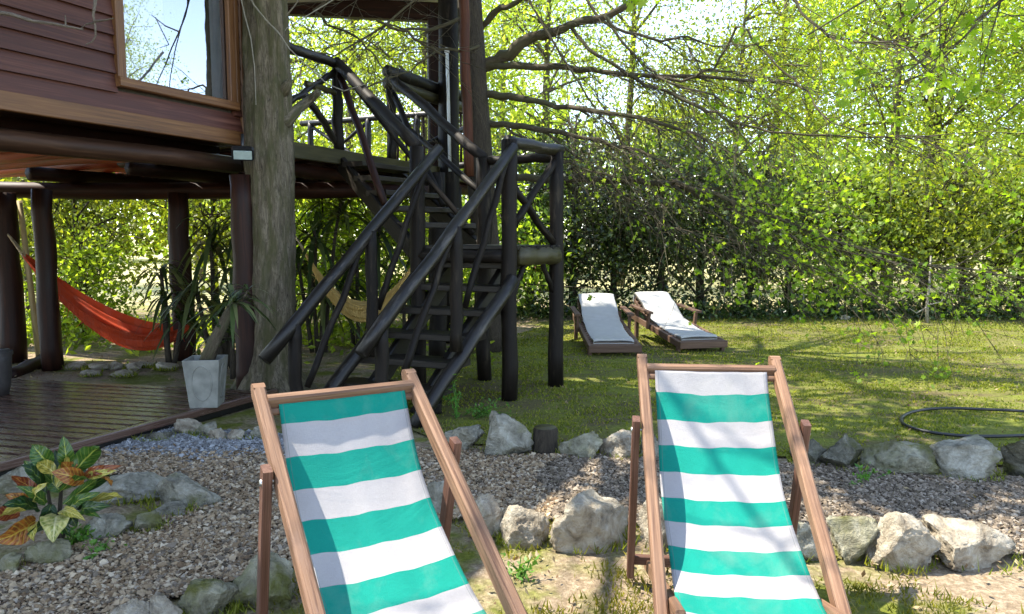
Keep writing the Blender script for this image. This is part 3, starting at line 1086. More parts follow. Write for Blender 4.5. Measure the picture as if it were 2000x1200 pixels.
for (A_, B_), tops in (((L0, L1), ((716, 600, 757, 5.95), (836, 738, 605, 6.55))), ((R0, R1), ((888, 787, 735, 5.6), (990, 908, 602, 6.3)))):
    for px, bx, by, Yb in tops:
        part('brace', on(A_, B_, px), P(bx, by, Yb), .03, r1=.028, seed=int(px))
dl = unit(R1 - R0)
for A_, B_, px, zb_ in ((L0, L1, 724, .45), (R0, R1, 889, .55), (L0, L1, 575, 0), (R0, R1, 744, 0)):
    c = on(A_, B_, px)
    part('baluster_post', Zp(c, zb_), c, .052, seed=int(px) + 1)
# treads of the lower flight
r0, r1_ = V(-.49, 6.2, .40), V(.02, 6.85, 1.22)
step = (r1_ - r0) / 4
treads = []
fd = unit(V(step[0], step[1], 0))
for k_ in range(-1, 5):
    e = r0 + step * k_
    mb = MB()
    c0 = e + fd * .12
    mb.beam(c0, c0 + bw * 1.02, .29, .058)
    obj('tread', mb, M['tread'], st, smooth=False)
S0, S1 = P(832, 800, 5.8), P(1002, 545, P1[1] - .08)
sdir = unit(S1 - S0)
part('stringer', S0 - sdir * (S0[2] / sdir[2]), S1, .06, seed=11)
part('stringer', S0 + bw * .98 - sdir * (S0[2] / sdir[2]), S1 + bw * .98, .06, seed=12)
for o_ in (.22, .8):
    mb = MB()
    a = r0 - step * 1.6 + bw * o_ + fd * .16 - V(0, 0, .1)
    mb.beam(a, r1_ + step * .5 + bw * o_ + fd * .16 - V(0, 0, .1), .07, .17)
    obj('carriage_board', mb, M['board_dark'], st, smooth=False)
# support blocks below the lowest treads
for o_ in (.12, .85):
    c = r0 - step + bw * o_ + fd * .12
    part('step_support', Zp(c, 0), Zp(c, r0[2] - step[2] - .03), .06, seed=14)
# landing
a_ = P2 - P1
lu = unit(V(a_[0], a_[1], 0))
Lw = np.linalg.norm(a_[:2])
for k_ in range(7):
    mb = MB()
    c = Zp(P1, LZ - .02) + lu * (.0 + (Lw + .04) * (k_ + .5) / 7)
    mb.beam(c - bw * .06, c + bw * 1.0, Lw / 7 - .004, .035)
    obj('landing_board', mb, M['board_dark'], st, smooth=False)
part('landing_log', Zp(P1, LZ - .1) + lu * .07 - bw * .02, Zp(P2, LZ - .1) - lu * .05 - bw * .02, .085, 'log_olive', seed=21)
part('landing_log', Zp(P3, LZ - .1), Zp(P4, LZ - .1), .06, seed=22)
part('landing_log', Zp(P1, LZ - .1) + bw * .06, Zp(P3, LZ - .1), .06, seed=23)
part('landing_log', Zp(P2, LZ - .1) + bw * .06, Zp(P4, LZ - .1), .06, seed=24)
part('landing_rail', Zp(P1, TZ + .03) - lu * .03, Zp(P2, TZ + .02) + lu * .06, .055, 'log_dark', seed=25)
part('landing_rail', Zp(P2, TZ - .05), Zp(P4, TZ - .05), .045, seed=26)
part('brace', Zp(P2, TZ - .08) - lu * .03, Zp(P1, LZ + .2) + lu * .07, .036, seed=27)
part('brace', Zp(P1, LZ + .52) + lu * .06, Zp(P2, LZ + .02) - lu * .06, .036, seed=28)
for A_, s_ in ((P1, 1), (P2, -1)):
    part('knee_brace', Zp(A_, LZ - .45) + lu * .05 * s_, Zp(A_, LZ - .14) + lu * .25 * s_, .026, seed=29)
# upper flight
E1, E2 = W(t1, .0, 2.42), W(t2, .0, 2.42)
part('handrail', W(t1, .03, RZ + .02), Zp(P3, TZ + .02), .058, 'log_post', seed=31, k=14)
part('handrail', W(t2, .03, RZ + .06), Zp(P4, TZ - .02), .055, 'log_post', seed=32, k=14)
for E_, Q_ in ((E1, P3), (E2, P4)):
    mb = MB()
    mb.beam(E_ - V(0, 0, .13), Zp(Q_, LZ - .1), .07, .17)
    obj('stringer', mb, M['log_post'], st, smooth=False)
part('brace', Zp(E1, RZ - .1), E1 + (Zp(P3, LZ) - E1) * .62 + V(0, 0, .02), .04, 'brown_log', seed=35)
part('brace', Zp(E2, RZ - .14), E2 + (Zp(P4, LZ) - E2) * .6 + V(0, 0, .02), .038, seed=36)
part('brace', Zp(E2, RZ - .4), Zp(P4, LZ + .5), .034, seed=37)
part('brace', on(Zp(P3, TZ), W(t1, .03, RZ), 845), E2 + (Zp(P4, LZ) - E2) * .9, .03, seed=38)
for k_ in range(1, 6):
    f_ = k_ / 6
    a = E1 + (Zp(P3, LZ) - E1) * f_
    b = E2 + (Zp(P4, LZ) - E2) * f_
    mb = MB()
    mb.beam(a + V(0, 0, .02), b + V(0, 0, .02), .28, .055)
    obj('tread', mb, M['tread'], st, smooth=False)

# ================================================================= TREES
def limb_curve(a, b, rg, sag=.0, n=7, wig=.06):
    t = np.linspace(0, 1, n)[:, None]
    a, b = np.asarray(a, float), np.asarray(b, float)
    L = np.linalg.norm(b - a)
    p = a + (b - a) * t + V(0, 0, 1) * (np.sin(t * math.pi) * sag * L)
    o_ = rg.normal(0, wig * L / n, (n, 3))
    o_[0] = 0
    return p + np.cumsum(o_, 0) * .5


def crown_meshes(name, seed, H, R, z0, nclump, per, leaf, mleaf, mbark, tr=.12, sig=.42, lean=(0, 0), shape='quad', asp=.55, top=.75, limbs=26):
    rg = np.random.default_rng(seed)
    tk = MB()
    ax = limb_curve((0, 0, 0), (lean[0], lean[1], H * .93), rg, 0, 12, .035)
    tk.tube(ax, np.linspace(tr * 1.15, tr * .2, 12), 9, True, 0, .06, seed)
    u = rg.normal(size=(nclump, 3))
    u /= np.linalg.norm(u, axis=1, keepdims=True)
    rad = rg.uniform(.25, 1, nclump) ** .55
    cz = z0 + (H - z0) * .5
    c = u * rad[:, None] * V(R, R, (H - z0) * .5) + V(0, 0, cz)
    hfrac = (c[:, 2] - z0) / (H - z0)
    sq = 1 - (1 - top) * np.clip(hfrac, 0, 1)
    c[:, 0] = c[:, 0] * sq + lean[0] * c[:, 2] / H
    c[:, 1] = c[:, 1] * sq + lean[1] * c[:, 2] / H
    for i in rg.permutation(nclump)[:limbs]:
        zz = max(z0 * .6, c[i][2] - rg.uniform(.3, .25 * H))
        j = np.clip(np.searchsorted(ax[:, 2], zz), 1, 11)
        pts = limb_curve(ax[j], c[i], rg, .06, 6, .12)
        tk.tube(pts, np.linspace(tr * .42, .012, 6) * rg.uniform(.5, 1), 5, False)
        for _ in range(4):
            e = c[i] + rg.normal(0, sig * 1.3, 3)
            tk.tube(limb_curve(pts[3], e, rg, 0, 4, .1), [.014, .011, .008, .005], 3, False)
    cn = rg.poisson(per, nclump)
    idx = np.repeat(np.arange(nclump), cn)
    pos = c[idx] + rg.normal(0, sig, (len(idx), 3)) * V(1.15, 1.15, .75)
    pos = pos[pos[:, 2] > .12]
    lf = MB()
    lf.leaves(pos, leaf * rg.uniform(.6, 1.35, len(pos)), rg, asp, .3, shape, up=.6)
    mt, ml = tk.mesh('trunk'), lf.mesh('crown', False)
    mt.materials.append(M[mbark])
    ml.materials.append(M[mleaf])
    return mt, ml


def tree(name, label, cat, loc, meshes, rz=0, sc=1.0, group=None):
    o = thing(name, label, cat, (loc[0], loc[1], 0), group)
    o.rotation_euler.z = rz
    o.scale = (sc, sc, sc) if np.isscalar(sc) else sc
    for nm, me in (('trunk', meshes[0]), ('crown', meshes[1])):
        c = bpy.data.objects.new(nm, me)
        COL.objects.link(c)
        c.parent = o
        if nm == 'crown':
            c['kind'] = 'stuff'
    return o


tall = [crown_meshes('tall', 11, 11.5, 3.0, 2.2, 95, 125, .115, 'leaf_far', 'bark_twig', .16, .55),
        crown_meshes('tall', 12, 13.5, 2.7, 3.0, 100, 115, .115, 'leaf_far', 'bark_grey', .15, .55, (.6, .2)),
        crown_meshes('tall', 13, 10.0, 3.2, 1.2, 100, 130, .115, 'leaf_mid', 'bark_twig', .15, .5, (-.5, 0))]
hedge = [crown_meshes('hedge', 21, 3.3, 1.05, .3, 62, 78, .095, 'leaf_hedge_shade', 'bark_dark', .075, .27, (0, 0), top=.9),
         crown_meshes('hedge', 22, 3.7, 1.0, .4, 62, 78, .095, 'leaf_hedge_shade', 'bark_dark', .07, .27, (.15, 0), top=.9),
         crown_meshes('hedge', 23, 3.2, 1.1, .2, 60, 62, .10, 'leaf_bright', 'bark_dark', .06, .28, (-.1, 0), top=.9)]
shrub = [crown_meshes('shrub', 31, 4.2, 1.7, .3, 70, 70, .12, 'leaf_bright', 'bark_dark', .07, .34),
         crown_meshes('shrub', 32, 2.4, 1.3, .1, 50, 70, .12, 'leaf_mid', 'bark_dark', .05, .28)]

# hedge trees along the back of the lawn
hx = [(.35, 14.3), (1.15, 13.9), (1.95, 14.2), (2.8, 13.9), (3.6, 14.2), (4.4, 13.8), (5.25, 14.1), (6.05, 13.9), (6.9, 14.2), (7.75, 13.8), (8.6, 14.1), (9.5, 13.9), (10.4, 14.2), (11.3, 13.9)]
words = ['directly behind the left lounger', 'between the two white loungers', 'behind the right lounger', 'just right of the right lounger', 'fifth along from the staircase', 'sixth along from the staircase',
         'next to the pale stone on the lawn edge', 'eighth along from the staircase', 'left of the pale thin sapling', 'behind the pale thin sapling', 'right of the pale thin sapling', 'third from the right edge', 'second from the right edge', 'at the right edge']
words = ['behind the landing of the staircase'] + words[:13]
for i, (x_, y_) in enumerate(hx):
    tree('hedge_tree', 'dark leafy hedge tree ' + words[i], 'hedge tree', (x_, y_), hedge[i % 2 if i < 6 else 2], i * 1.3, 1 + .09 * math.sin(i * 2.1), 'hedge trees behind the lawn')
# tall trees beyond
tl = [(-10.5, 25, 0, 1.0), (-7.0, 23, 2, 1.0), (-4.6, 20.5, 1, .9), (-2.4, 19.5, 2, .85), (.9, 20, 0, .9), (3.2, 22, 1, .9), (5.6, 19.5, 2, .82), (7.6, 22.5, 1, .95), (9.6, 19, 0, .9), (12.0, 21.5, 2, 1.05), (14.5, 18.5, 0, 1.1),
      (17, 22, 1, 1.1), (12.8, 16.4, 2, .85), (-14.5, 22, 0, 1.1), (-.5, 26, 1, 1.0), (27, 14.5, 1, .9), (17.5, 15.5, 2, .7), (19.5, 12.2, 0, .62), (24, 11.5, 2, .8), (6.8, 30, 0, .85), (11, 28, 2, 1.2), (16, 29, 0, 1.2), (21.5, 27, 2, 1.2), (-3.5, 30, 0, 1.2)]
tl.sort(key=lambda q_: q_[0] / q_[1])
ordn = ['leftmost', 'second from left', 'third from left', 'fourth from left', 'fifth from left', 'sixth from left', 'seventh from left', 'eighth from left', 'ninth from left', 'tenth from left', 'eleventh from left', 'twelfth from left', 'thirteenth from left', 'fourteenth from left', 'fifteenth from left', 'sixteenth from left', 'seventeenth from left', 'eighteenth from left', 'nineteenth from left', 'twentieth from left', 'twenty first from left', 'twenty second from left']
nl_ = sum(q_[0] < 0 for q_ in tl)
for i, (x_, y_, k_, s_) in enumerate(tl):
    if x_ < 0:
        lab, gp = 'tall yellow green tree behind the balcony and house, ' + ordn[i], 'tall trees behind the house'
    else:
        lab, gp = 'tall yellow green tree behind the lawn hedge, ' + ordn[i - nl_], 'tall trees behind the hedge'
    tree('tall_tree', lab, 'tree', (x_, y_), tall[k_], i * 2.2, s_, gp)
# shrubs beyond the open ground floor of the house
for i, (x_, y_, k_, s_, w_) in enumerate([(-8.6, 13.2, 0, 1.0, 'at the far left under the house'), (-7.1, 12.2, 0, .82, 'above the red hammock'), (-5.7, 14.2, 0, 1.0, 'left of the third house post'), (-4.3, 14.8, 0, .9, 'seen between the house posts by the yellow light'),
                                          (-3.2, 12.6, 1, 1.0, 'low behind the big trunk'), (-1.7, 12.4, 1, .9, 'low behind the staircase'), (-.2, 13.4, 1, .95, 'low behind the landing posts'), (-6.4, 11.0, 1, .62, 'small beside the red hammock')]):
    tree('garden_shrub', 'leafy green shrub ' + w_, 'shrub', (x_, y_), shrub[k_], i * 1.9, s_, 'shrubs behind the house')

# far woodland reads as one mass
mb = MB()
rg = np.random.default_rng(77)
n = 30000
x_ = rg.uniform(-48, 48, n)
h_ = 7 + 3.0 * wob(x_, x_ * .3, .45) + 1.8 * wob(x_, x_, 1.9)
z_ = h_ * rg.uniform(.02, 1, n) ** .8
mb.leaves(np.stack([x_, 40 + rg.uniform(0, 8, n), z_], -1), rg.uniform(.35, .75, n), rg, .6, .2)
tag(obj('distant_wood', mb, M['leaf_far'], smooth=False, kind='stuff'), 'pale green distant wood beyond the field', 'wood')
# undergrowth at the foot of the hedge
mb = MB()
n = 14000
x_ = rg.uniform(-1, 13, n)
mb.leaves(np.stack([x_, 13.55 + rg.normal(0, .3, n), np.abs(rg.normal(0, .2, n)) + .03], -1), rg.uniform(.05, .12, n), rg, .5, 0, up=.5)
tag(obj('undergrowth', mb, M['leaf_hedge_shade'], smooth=False, kind='stuff'), 'low dark undergrowth at the foot of the hedge', 'undergrowth')
mb = MB()
n = 5000
x_ = rg.uniform(-9, -.2, n)
mb.leaves(np.stack([x_, 10.6 + rg.normal(0, .7, n), np.abs(rg.normal(0, .16, n)) + .02], -1), rg.uniform(.06, .14, n), rg, .45, -.4, up=.5)
tag(obj('ground_cover', mb, M['leaf_mid'], smooth=False, kind='stuff'), 'bright low ground cover behind the house posts', 'ground cover')

# ---- big trunk at the house corner
bt = G(528, 767)
T0 = V(bt[0], bt[1], 0)
main = thing('big_tree', 'thick grey trunked tree growing against the corner of the house', 'tree', T0)
mb = MB()
axp = [T0, T0 + V(-.005, 0, .25), P(529, 620, bt[1]), P(531, 470, bt[1]), P(527, 300, bt[1]), P(523, 150, bt[1]), P(517, 0, bt[1]), P(508, -200, bt[1]), P(500, -420, bt[1])]
# denser trunk so that it bulges unevenly
axp = np.array(axp)
tt = np.linspace(0, len(axp) - 1, 230)
ax = np.stack([np.interp(tt, np.arange(len(axp)), axp[:, i]) for i in range(3)], -1)
rad = np.interp(tt, [0, 1, 2, 3, 4, 5, 6, 7, 8], [.30, .238, .222, .215, .213, .205, .19, .16, .13])
KT = 56
mb.tube(ax, rad, KT, True, 0, 0, 5)
vv = mb.v[0].reshape(len(ax), KT, 3)
for i in range(len(ax)):
    z_ = ax[i][2]
    fl_ = max(0, 1 - z_ / .45) ** 2
    for j in range(KT):
        a_ = j / KT * 2 * math.pi
        c_ = Vector((math.cos(a_) * 3.2, math.sin(a_) * 3.2, z_ * 1.1))
        f_ = .030 * noise.noise(c_ * .55) + .022 * noise.noise(Vector((c_.x * 2.2, c_.y * 2.2, z_ * 1.6))) - .020 * abs(noise.noise(Vector((c_.x * 4.5, c_.y * 4.5, z_ * 3.2)))) + .010 * noise.noise(Vector((c_.x * 9, c_.y * 9, z_ * 9)))
        f_ += fl_ * .10 * (.5 + math.sin(a_ * 5 + 1))
        vv[i, j] += (vv[i, j] - ax[i]) / rad[i] * f_
mb.v[0] = vv.reshape(-1, 3)
obj('trunk', mb, M['bark_grey'], main)
mb = MB()
k0 = P(560, 238, bt[1] - .05)
mb.tube([P(535, 245, bt[1]), k0, P(580, 215, bt[1] + .1), P(604, 196, bt[1] + .4), P(622, 180, 7.3)], [.09, .06, .05, .045, .035], 10)
mb.tube([P(545, 190, bt[1] - .02), P(563, 165, bt[1] - .12), P(566, 155, bt[1] - .13)], [.07, .04, .012], 8)
obj('branch_stub', mb, M['bark_grey'], main)


def twigs(mb, rg, pts, n, length, r, droop=.35, side=None, depth=1, tips=None, spread=.8, k=3):
    """side shoots along a limb polyline"""
    pts = np.asarray(pts)
    seg = np.linalg.norm(np.diff(pts, axis=0), axis=1)
    L = np.concatenate([[0], np.cumsum(seg)])
    for _ in range(n):
        s = rg.uniform(.15, 1) * L[-1]
        i = min(np.searchsorted(L, s), len(pts) - 1)
        i = max(i, 1)
        f_ = (s - L[i - 1]) / (seg[i - 1] + 1e-9)
        p0 = pts[i - 1] + (pts[i] - pts[i - 1]) * f_
        d = unit(pts[i] - pts[i - 1])
        dd = unit(d * .9 + rg.normal(0, spread, 3) * V(1, 1, .8) + (side if side is not None else 0) + V(0, 0, -droop * rg.uniform(0, 1)))
        ln = length * rg.uniform(.4, 1.25)
        m_ = 6
        t_ = np.linspace(0, 1, m_)[:, None]
        q_ = p0 + dd * t_ * ln + V(0, 0, -droop * .35) * (t_ ** 2) * ln + np.cumsum(rg.normal(0, .028 * ln, (m_, 3)), 0) * t_
        mb.tube(q_, np.linspace(r, r * .35, m_), k, False)
        if tips is not None:
            tips.append(q_[2:])
        if depth > 0:
            twigs(mb, rg, q_, 4, length * .5, r * .6, droop, None, depth - 1, tips, spread, k)


# upper limbs and crown of the big tree, above the picture; some limbs are added for their shade
rg = np.random.default_rng(8)
topp = axp[-1]
mb = MB()
tips = []
for i in range(9):
    a_ = i * .7 + .3
    e = topp + V(math.cos(a_) * rg.uniform(1.6, 2.8), math.sin(a_) * rg.uniform(1.6, 2.8), rg.uniform(.5, 4.5))
    pts = limb_curve(topp - V(0, 0, .3 * (i % 3)), e, rg, .05, 8, .1)
    mb.tube(pts, np.linspace(.07, .02, 8), 6, False)
    twigs(mb, rg, pts, 8, .9, .012, .1, None, 1, tips)
shade_tips = []
for e in ((-.9, 4.7, 5.5), (-2.0, 4.8, 5.6), (-.2, 5.0, 5.8), (-.6, 5.0, 5.4), (.5, 5.3, 5.5), (-1.3, 4.9, 5.9), (1.1, 5.2, 6.2), (.2, 4.8, 6.4), (-1.8, 5.2, 5.3), (1.6, 5.6, 6.6), (1.2, 6.2, 5.6)):  # leafy limbs added out of view to shade the right of the path
    pts = limb_curve(topp - V(0, 0, .2), V(*e), rg, .05, 8, .08)
    mb.tube(pts, np.linspace(.06, .015, 8), 6, False)
    n0_ = len(tips)
    twigs(mb, rg, pts[3:], 9, .8, .012, .1, None, 1, tips)
    shade_tips += tips[n0_:]
for e in ((-2.6, 3.2, 5.0), (-1.9, 2.9, 5.4), (-3.1, 2.4, 5.6)):  # bare limbs added out of view to drop soft twig shadows on the chairs
    pts = limb_curve(topp - V(0, 0, .5), V(*e), rg, .05, 8, .08)
    mb.tube(pts, np.linspace(.05, .012, 8), 6, False)
    twigs(mb, rg, pts[3:], 7, .8, .012, .1, None, 1, None)
obj('limb', mb, M['bark_twig'], main, kind='stuff')
allp = np.concatenate(tips)
lf = MB()
t2 = np.concatenate(shade_tips)
pos = np.concatenate([allp[rg.integers(0, len(allp), 8500)], t2[rg.integers(0, len(t2), 4500)]]) + rg.normal(0, .12, (13000, 3))
lf.leaves(pos, rg.uniform(.09, .16, len(pos)), rg, .6, .2, 'quad', up=.8)
obj('crown', lf, M['leaf_mid'], main, kind='stuff')
# bare twigs hanging from it in front of the wall
mb = MB()
for pl, r in (([(487, -60), (470, -5), (478, 30), (490, 75), (497, 130), (500, 205)], .007), ([(470, -40), (496, 10), (520, 40), (545, 65), (565, 95), (590, 120), (640, 165), (672, 178), (712, 165)], .008),
              ([(560, 30), (575, 12), (596, -20)], .008), ([(700, -30), (560, 55), (557, 60)], .006)):
    pts = [P(x_, y_, bt[1] - .35 - .25 * i / len(pl)) for i, (x_, y_) in enumerate(pl)]
    mb.tube(pts, np.linspace(r, r * .5, len(pts)), 5, False)
obj('bare_twig', mb, M['bark_pale'], main, kind='stuff')
mb = MB()
l1 = [topp - V(0, 0, .4), V(-2.6, 5.4, 5.2), V(-2.85, 4.6, 4.3), P(187, -40, 4.1), P(186, 5, 4.05), P(182, 30, 4.05), P(186, 50, 4.05), P(187, 70, 4.05), P(180, 82, 4.05), P(167, 88, 4.05)]
mb.tube(l1, [.05, .04, .03, .012, .009, .007, .0055, .005, .004, .003], 6, False)
mb.tube([P(184, 45, 4.05), P(170, 47, 4.1), P(158, 55, 4.1)], [.007, .005, .003], 4, False)
mb.tube([P(184, 42, 4.05), P(205, 40, 4.0), P(222, 36, 4.0)], [.007, .005, .003], 4, False)
l2 = [V(-2.85, 4.6, 4.3), V(-3.6, 4.0, 3.4), P(-40, 20, 4.0), P(20, 28, 4.0), P(65, 42, 4.0), P(100, 46, 4.0), P(130, 52, 4.0), P(163, 58, 4.0)]
mb.tube(l2, [.03, .026, .016, .011, .0095, .008, .007, .005], 6, False)
mb.tube([P(128, 50, 4.0), P(128, 40, 4.0), P(127, 30, 4.0)], [.006, .004, .003], 4, False)
obj('dead_branch', mb, M['bark_dead'], main, kind='stuff')

# ---- the bare spreading tree behind the staircase
g2 = G(962, 684)
tr2 = thing('spreading_tree', 'tree behind the staircase with long bare branches sweeping over the lawn', 'tree', g2)
ax2 = np.array([g2, P(952, 520, g2[1]), P(938, 340, g2[1] + .1), P(926, 180, g2[1] + .2), P(920, 60, g2[1] + .3), P(912, -100, g2[1] + .4), P(900, -400, g2[1] + .5)])
mb = MB()
tt = np.linspace(0, 6, 26)
mb.tube(np.stack([np.interp(tt, np.arange(7), ax2[:, i]) for i in range(3)], -1), np.interp(tt, np.arange(7), [.22, .18, .175, .175, .165, .15, .12]), 16, True, 0, .03, 7)
obj('trunk', mb, M['bark_dark'], tr2)
rg = np.random.default_rng(19)
# limb = [(px, py)...], distance at start and end, radius at start and end, twig count, droop
limbs = [([(935, 60), (965, 25), (1000, 8), (1040, -20)], 10.1, 9.6, .06, .03, 14, .1),
         ([(945, 130), (985, 110), (1030, 78), (1075, 62), (1115, 52), (1180, 30), (1260, -8)], 10.0, 9.2, .11, .045, 26, .2),
         ([(945, 128), (1010, 128), (1100, 132), (1180, 140), (1300, 148), (1450, 153), (1560, 168)], 10.0, 8.6, .065, .012, 40, .4),
         ([(945, 185), (1000, 188), (1080, 205), (1150, 217), (1260, 232), (1350, 262), (1420, 300)], 9.9, 8.4, .06, .012, 40, .5),
         ([(948, 240), (1010, 246), (1070, 255), (1150, 272), (1240, 295), (1300, 315)], 9.9, 8.6, .055, .014, 34, .5),
         ([(952, 352), (1030, 350), (1115, 350), (1200, 352), (1290, 357), (1330, 362), (1400, 382), (1500, 420), (1650, 478), (1780, 512), (1945, 535)], 9.9, 7.6, .062, .010, 56, .45),
         ([(1310, 360), (1370, 375), (1440, 392), (1510, 401)], 9.0, 8.4, .03, .01, 16, .3),
         ([(1330, 362), (1390, 400), (1480, 432), (1560, 470), (1680, 500), (1800, 522)], 8.9, 7.8, .024, .008, 30, .4),
         ([(1310, 362), (1345, 385), (1400, 420), (1470, 470), (1540, 505), (1640, 540), (1720, 570)], 8.9, 7.9, .02, .007, 30, .4),
         ([(1060, 255), (1120, 300), (1180, 345), (1240, 400), (1300, 440), (1390, 470), (1470, 482)], 9.6, 8.3, .022, .007, 30, .4),
         ([(990, 250), (1050, 290), (1110, 320), (1200, 345), (1300, 390)], 9.7, 8.7, .022, .008, 22, .4),
         ([(1115, 52), (1150, 100), (1230, 150), (1300, 180), (1380, 215), (1430, 240), (1520, 260), (1640, 268), (1820, 268)], 9.5, 7.6, .03, .008, 34, .35),
         ([(1180, 30), (1210, 60), (1290, 80), (1330, 72), (1385, 88), (1450, 88)], 9.2, 8.3, .026, .008, 18, .3),
         ([(1260, 148), (1340, 158), (1400, 128), (1440, 50), (1460, 60), (1500, 112), (1560, 160), (1590, 205), (1620, 238), (1700, 262)], 9.1, 7.4, .022, .007, 22, .3),
         ([(1085, -60), (1180, 40), (1260, 130), (1300, 160), (1400, 190), (1440, 225), (1500, 235)], 9.6, 8.0, .024, .008, 24, .3),
         ([(1500, -60), (1560, 20), (1620, 70), (1690, 85), (1800, 92)], 8.0, 6.8, .022, .008, 18, .3),
         ([(1000, -60), (1070, 60), (1150, 190), (1230, 300), (1290, 345)], 9.6, 8.8, .02, .007, 22, .4),
         ([(935, 90), (905, 102), (855, 95), (800, 140), (760, 152), (700, 175), (655, 172)], 9.8, 8.6, .022, .007, 14, .1),
         ([(925, 20), (850, 55), (800, 60), (735, 40)], 10.0, 9.0, .035, .01, 14, .1),
         ([(800, -80), (725, -20), (610, 15), (640, 45), (700, 75), (730, 105), (755, 150), (768, 175)], 9.4, 8.4, .024, .007, 22, .1),
         ([(735, 40), (790, 62), (840, 92), (870, 110)], 9.0, 9.2, .022, .014, 8, .1),
         ([(920, -60), (850, -30), (720, 70), (650, 110), (600, 100), (585, 150)], 9.6, 8.2, .02, .007, 22, .1)]
mbl, mbt = MB(), MB()
tips = []
for pl, Y0, Y1, ra, rb, nt, dr in limbs:
    m_ = len(pl)
    pts = np.array([P(x_, y_, Y0 + (Y1 - Y0) * i / (m_ - 1)) for i, (x_, y_) in enumerate(pl)])
    tt = np.linspace(0, m_ - 1, m_ * 3)
    pts = np.stack([np.interp(tt, np.arange(m_), pts[:, i]) for i in range(3)], -1)
    pts[1:-1] += rg.normal(0, .012, (len(pts) - 2, 3))
    mb = MB()
    mb.tube(pts, np.linspace(ra, rb, len(pts)) * .82 * rg.uniform(.88, 1.12, len(pts)), 8, False, 0, .06)
    obj('limb', mb, M['bark_twig'], tr2)
    tp = tips if pl[-1][0] > 1020 else None
    sd = unit(pts[-1] - pts[0]) * .5
    twigs(mbt, rg, pts, int(nt * .85), 1.05, .0062, dr, sd, 1, tp, .55)
obj('twig', mbt, M['bark_twig'], tr2, kind='stuff')
tp = np.concatenate(tips)
px_ = 1000 + F * tp[:, 0] / tp[:, 1]
py_ = 460 - F * (tp[:, 2] - CAMH) / tp[:, 1]
wgt = np.clip((px_ - 1250) / 330, 0.13, 1) * np.where(py_ < 330, .8, 1.2)
sel = np.repeat(rg.choice(len(tp), 460, p=wgt / wgt.sum()), rg.integers(3, 11, 460))
lf = MB()
lf.leaves(tp[sel] + rg.normal(0, .05, (len(sel), 3)) + rg.normal(0, .05, (len(sel), 3)), rg.uniform(.045, .088, len(sel)), rg, .6, .5, 'star', up=1.2)
obj('leaf', lf, M['leaf_near'], tr2, smooth=False, kind='stuff')
# its crown above the picture
mb, lf = MB(), MB()
tips = []
topp = ax2[-1]
for i in range(9):
    a_ = i * .7
    e = topp + V(math.cos(a_) * rg.uniform(2, 3.6), math.sin(a_) * rg.uniform(2, 3.4), rg.uniform(-.8, 3.5))
    pts = limb_curve(topp - V(0, 0, .25 * (i % 4)), e, rg, .05, 8, .1)
    mb.tube(pts, np.linspace(.07, .02, 8), 6, False)
    twigs(mb, rg, pts, 8, 1.0, .012, .1, None, 1, tips)
allp = np.concatenate(tips)
pos = allp[rg.integers(0, len(allp), 4500)] + rg.normal(0, .14, (4500, 3))
lf.leaves(pos[:2200], rg.uniform(.08, .14, 2200), rg, .6, .2, 'quad', up=.8)
obj('upper_limb', mb, M['bark_twig'], tr2, kind='stuff')
obj('crown', lf, M['leaf_mid'], tr2, kind='stuff')

# ---- leafy boughs close overhead on the right, from a tree standing right of the view
ov = thing('overhanging_tree', 'fresh green leafy boughs hanging close overhead at the top right', 'tree', (6.4, 3.2, 0))
mb, lf = MB(), MB()
tb = V(6.4, 3.2, 0)
mb.tube([tb, tb + V(0, 0, 2), tb + V(-.1, .1, 4), tb + V(-.1, .2, 6)], [.2, .17, .14, .1], 12)
obj('trunk', mb, M['bark_grey'], ov)
mb = MB()
tips = []
rg = np.random.default_rng(41)
for (x_, y_, Y_) in ((1420, 25, 4.6), (1560, 70, 4.4), (1700, 60, 4.2), (1830, 130, 4.3), (1880, 30, 4.0), (1950, 210, 4.6), (1720, 190, 5.2), (1640, -60, 4.2), (1300, -40, 4.8)):
    e = P(x_, y_, Y_)
    pts = limb_curve(tb + V(-.1, .15, 4.5 + rg.uniform(-.4, .8)), e, rg, .1, 9, .14)
    mb.tube(pts, np.linspace(.022, .005, 9), 5, False)
    tp_ = []
    twigs(mb, rg, pts[5:], 5, .5, .005, .3, None, 1, tp_, .7)
    tips += tp_ + [pts[6:]]
obj('bough', mb, M['bark_twig'], ov, kind='stuff')
tp = np.concatenate(tips)
sel = np.repeat(rg.choice(len(tp), 50), 6)
lf.leaves(tp[sel] + rg.normal(0, .04, (len(sel), 3)), rg.uniform(.05, .1, len(sel)), rg, .6, .5, 'star', up=1.0)
obj('leaf', lf, M['leaf_near'], ov, smooth=False, kind='stuff')

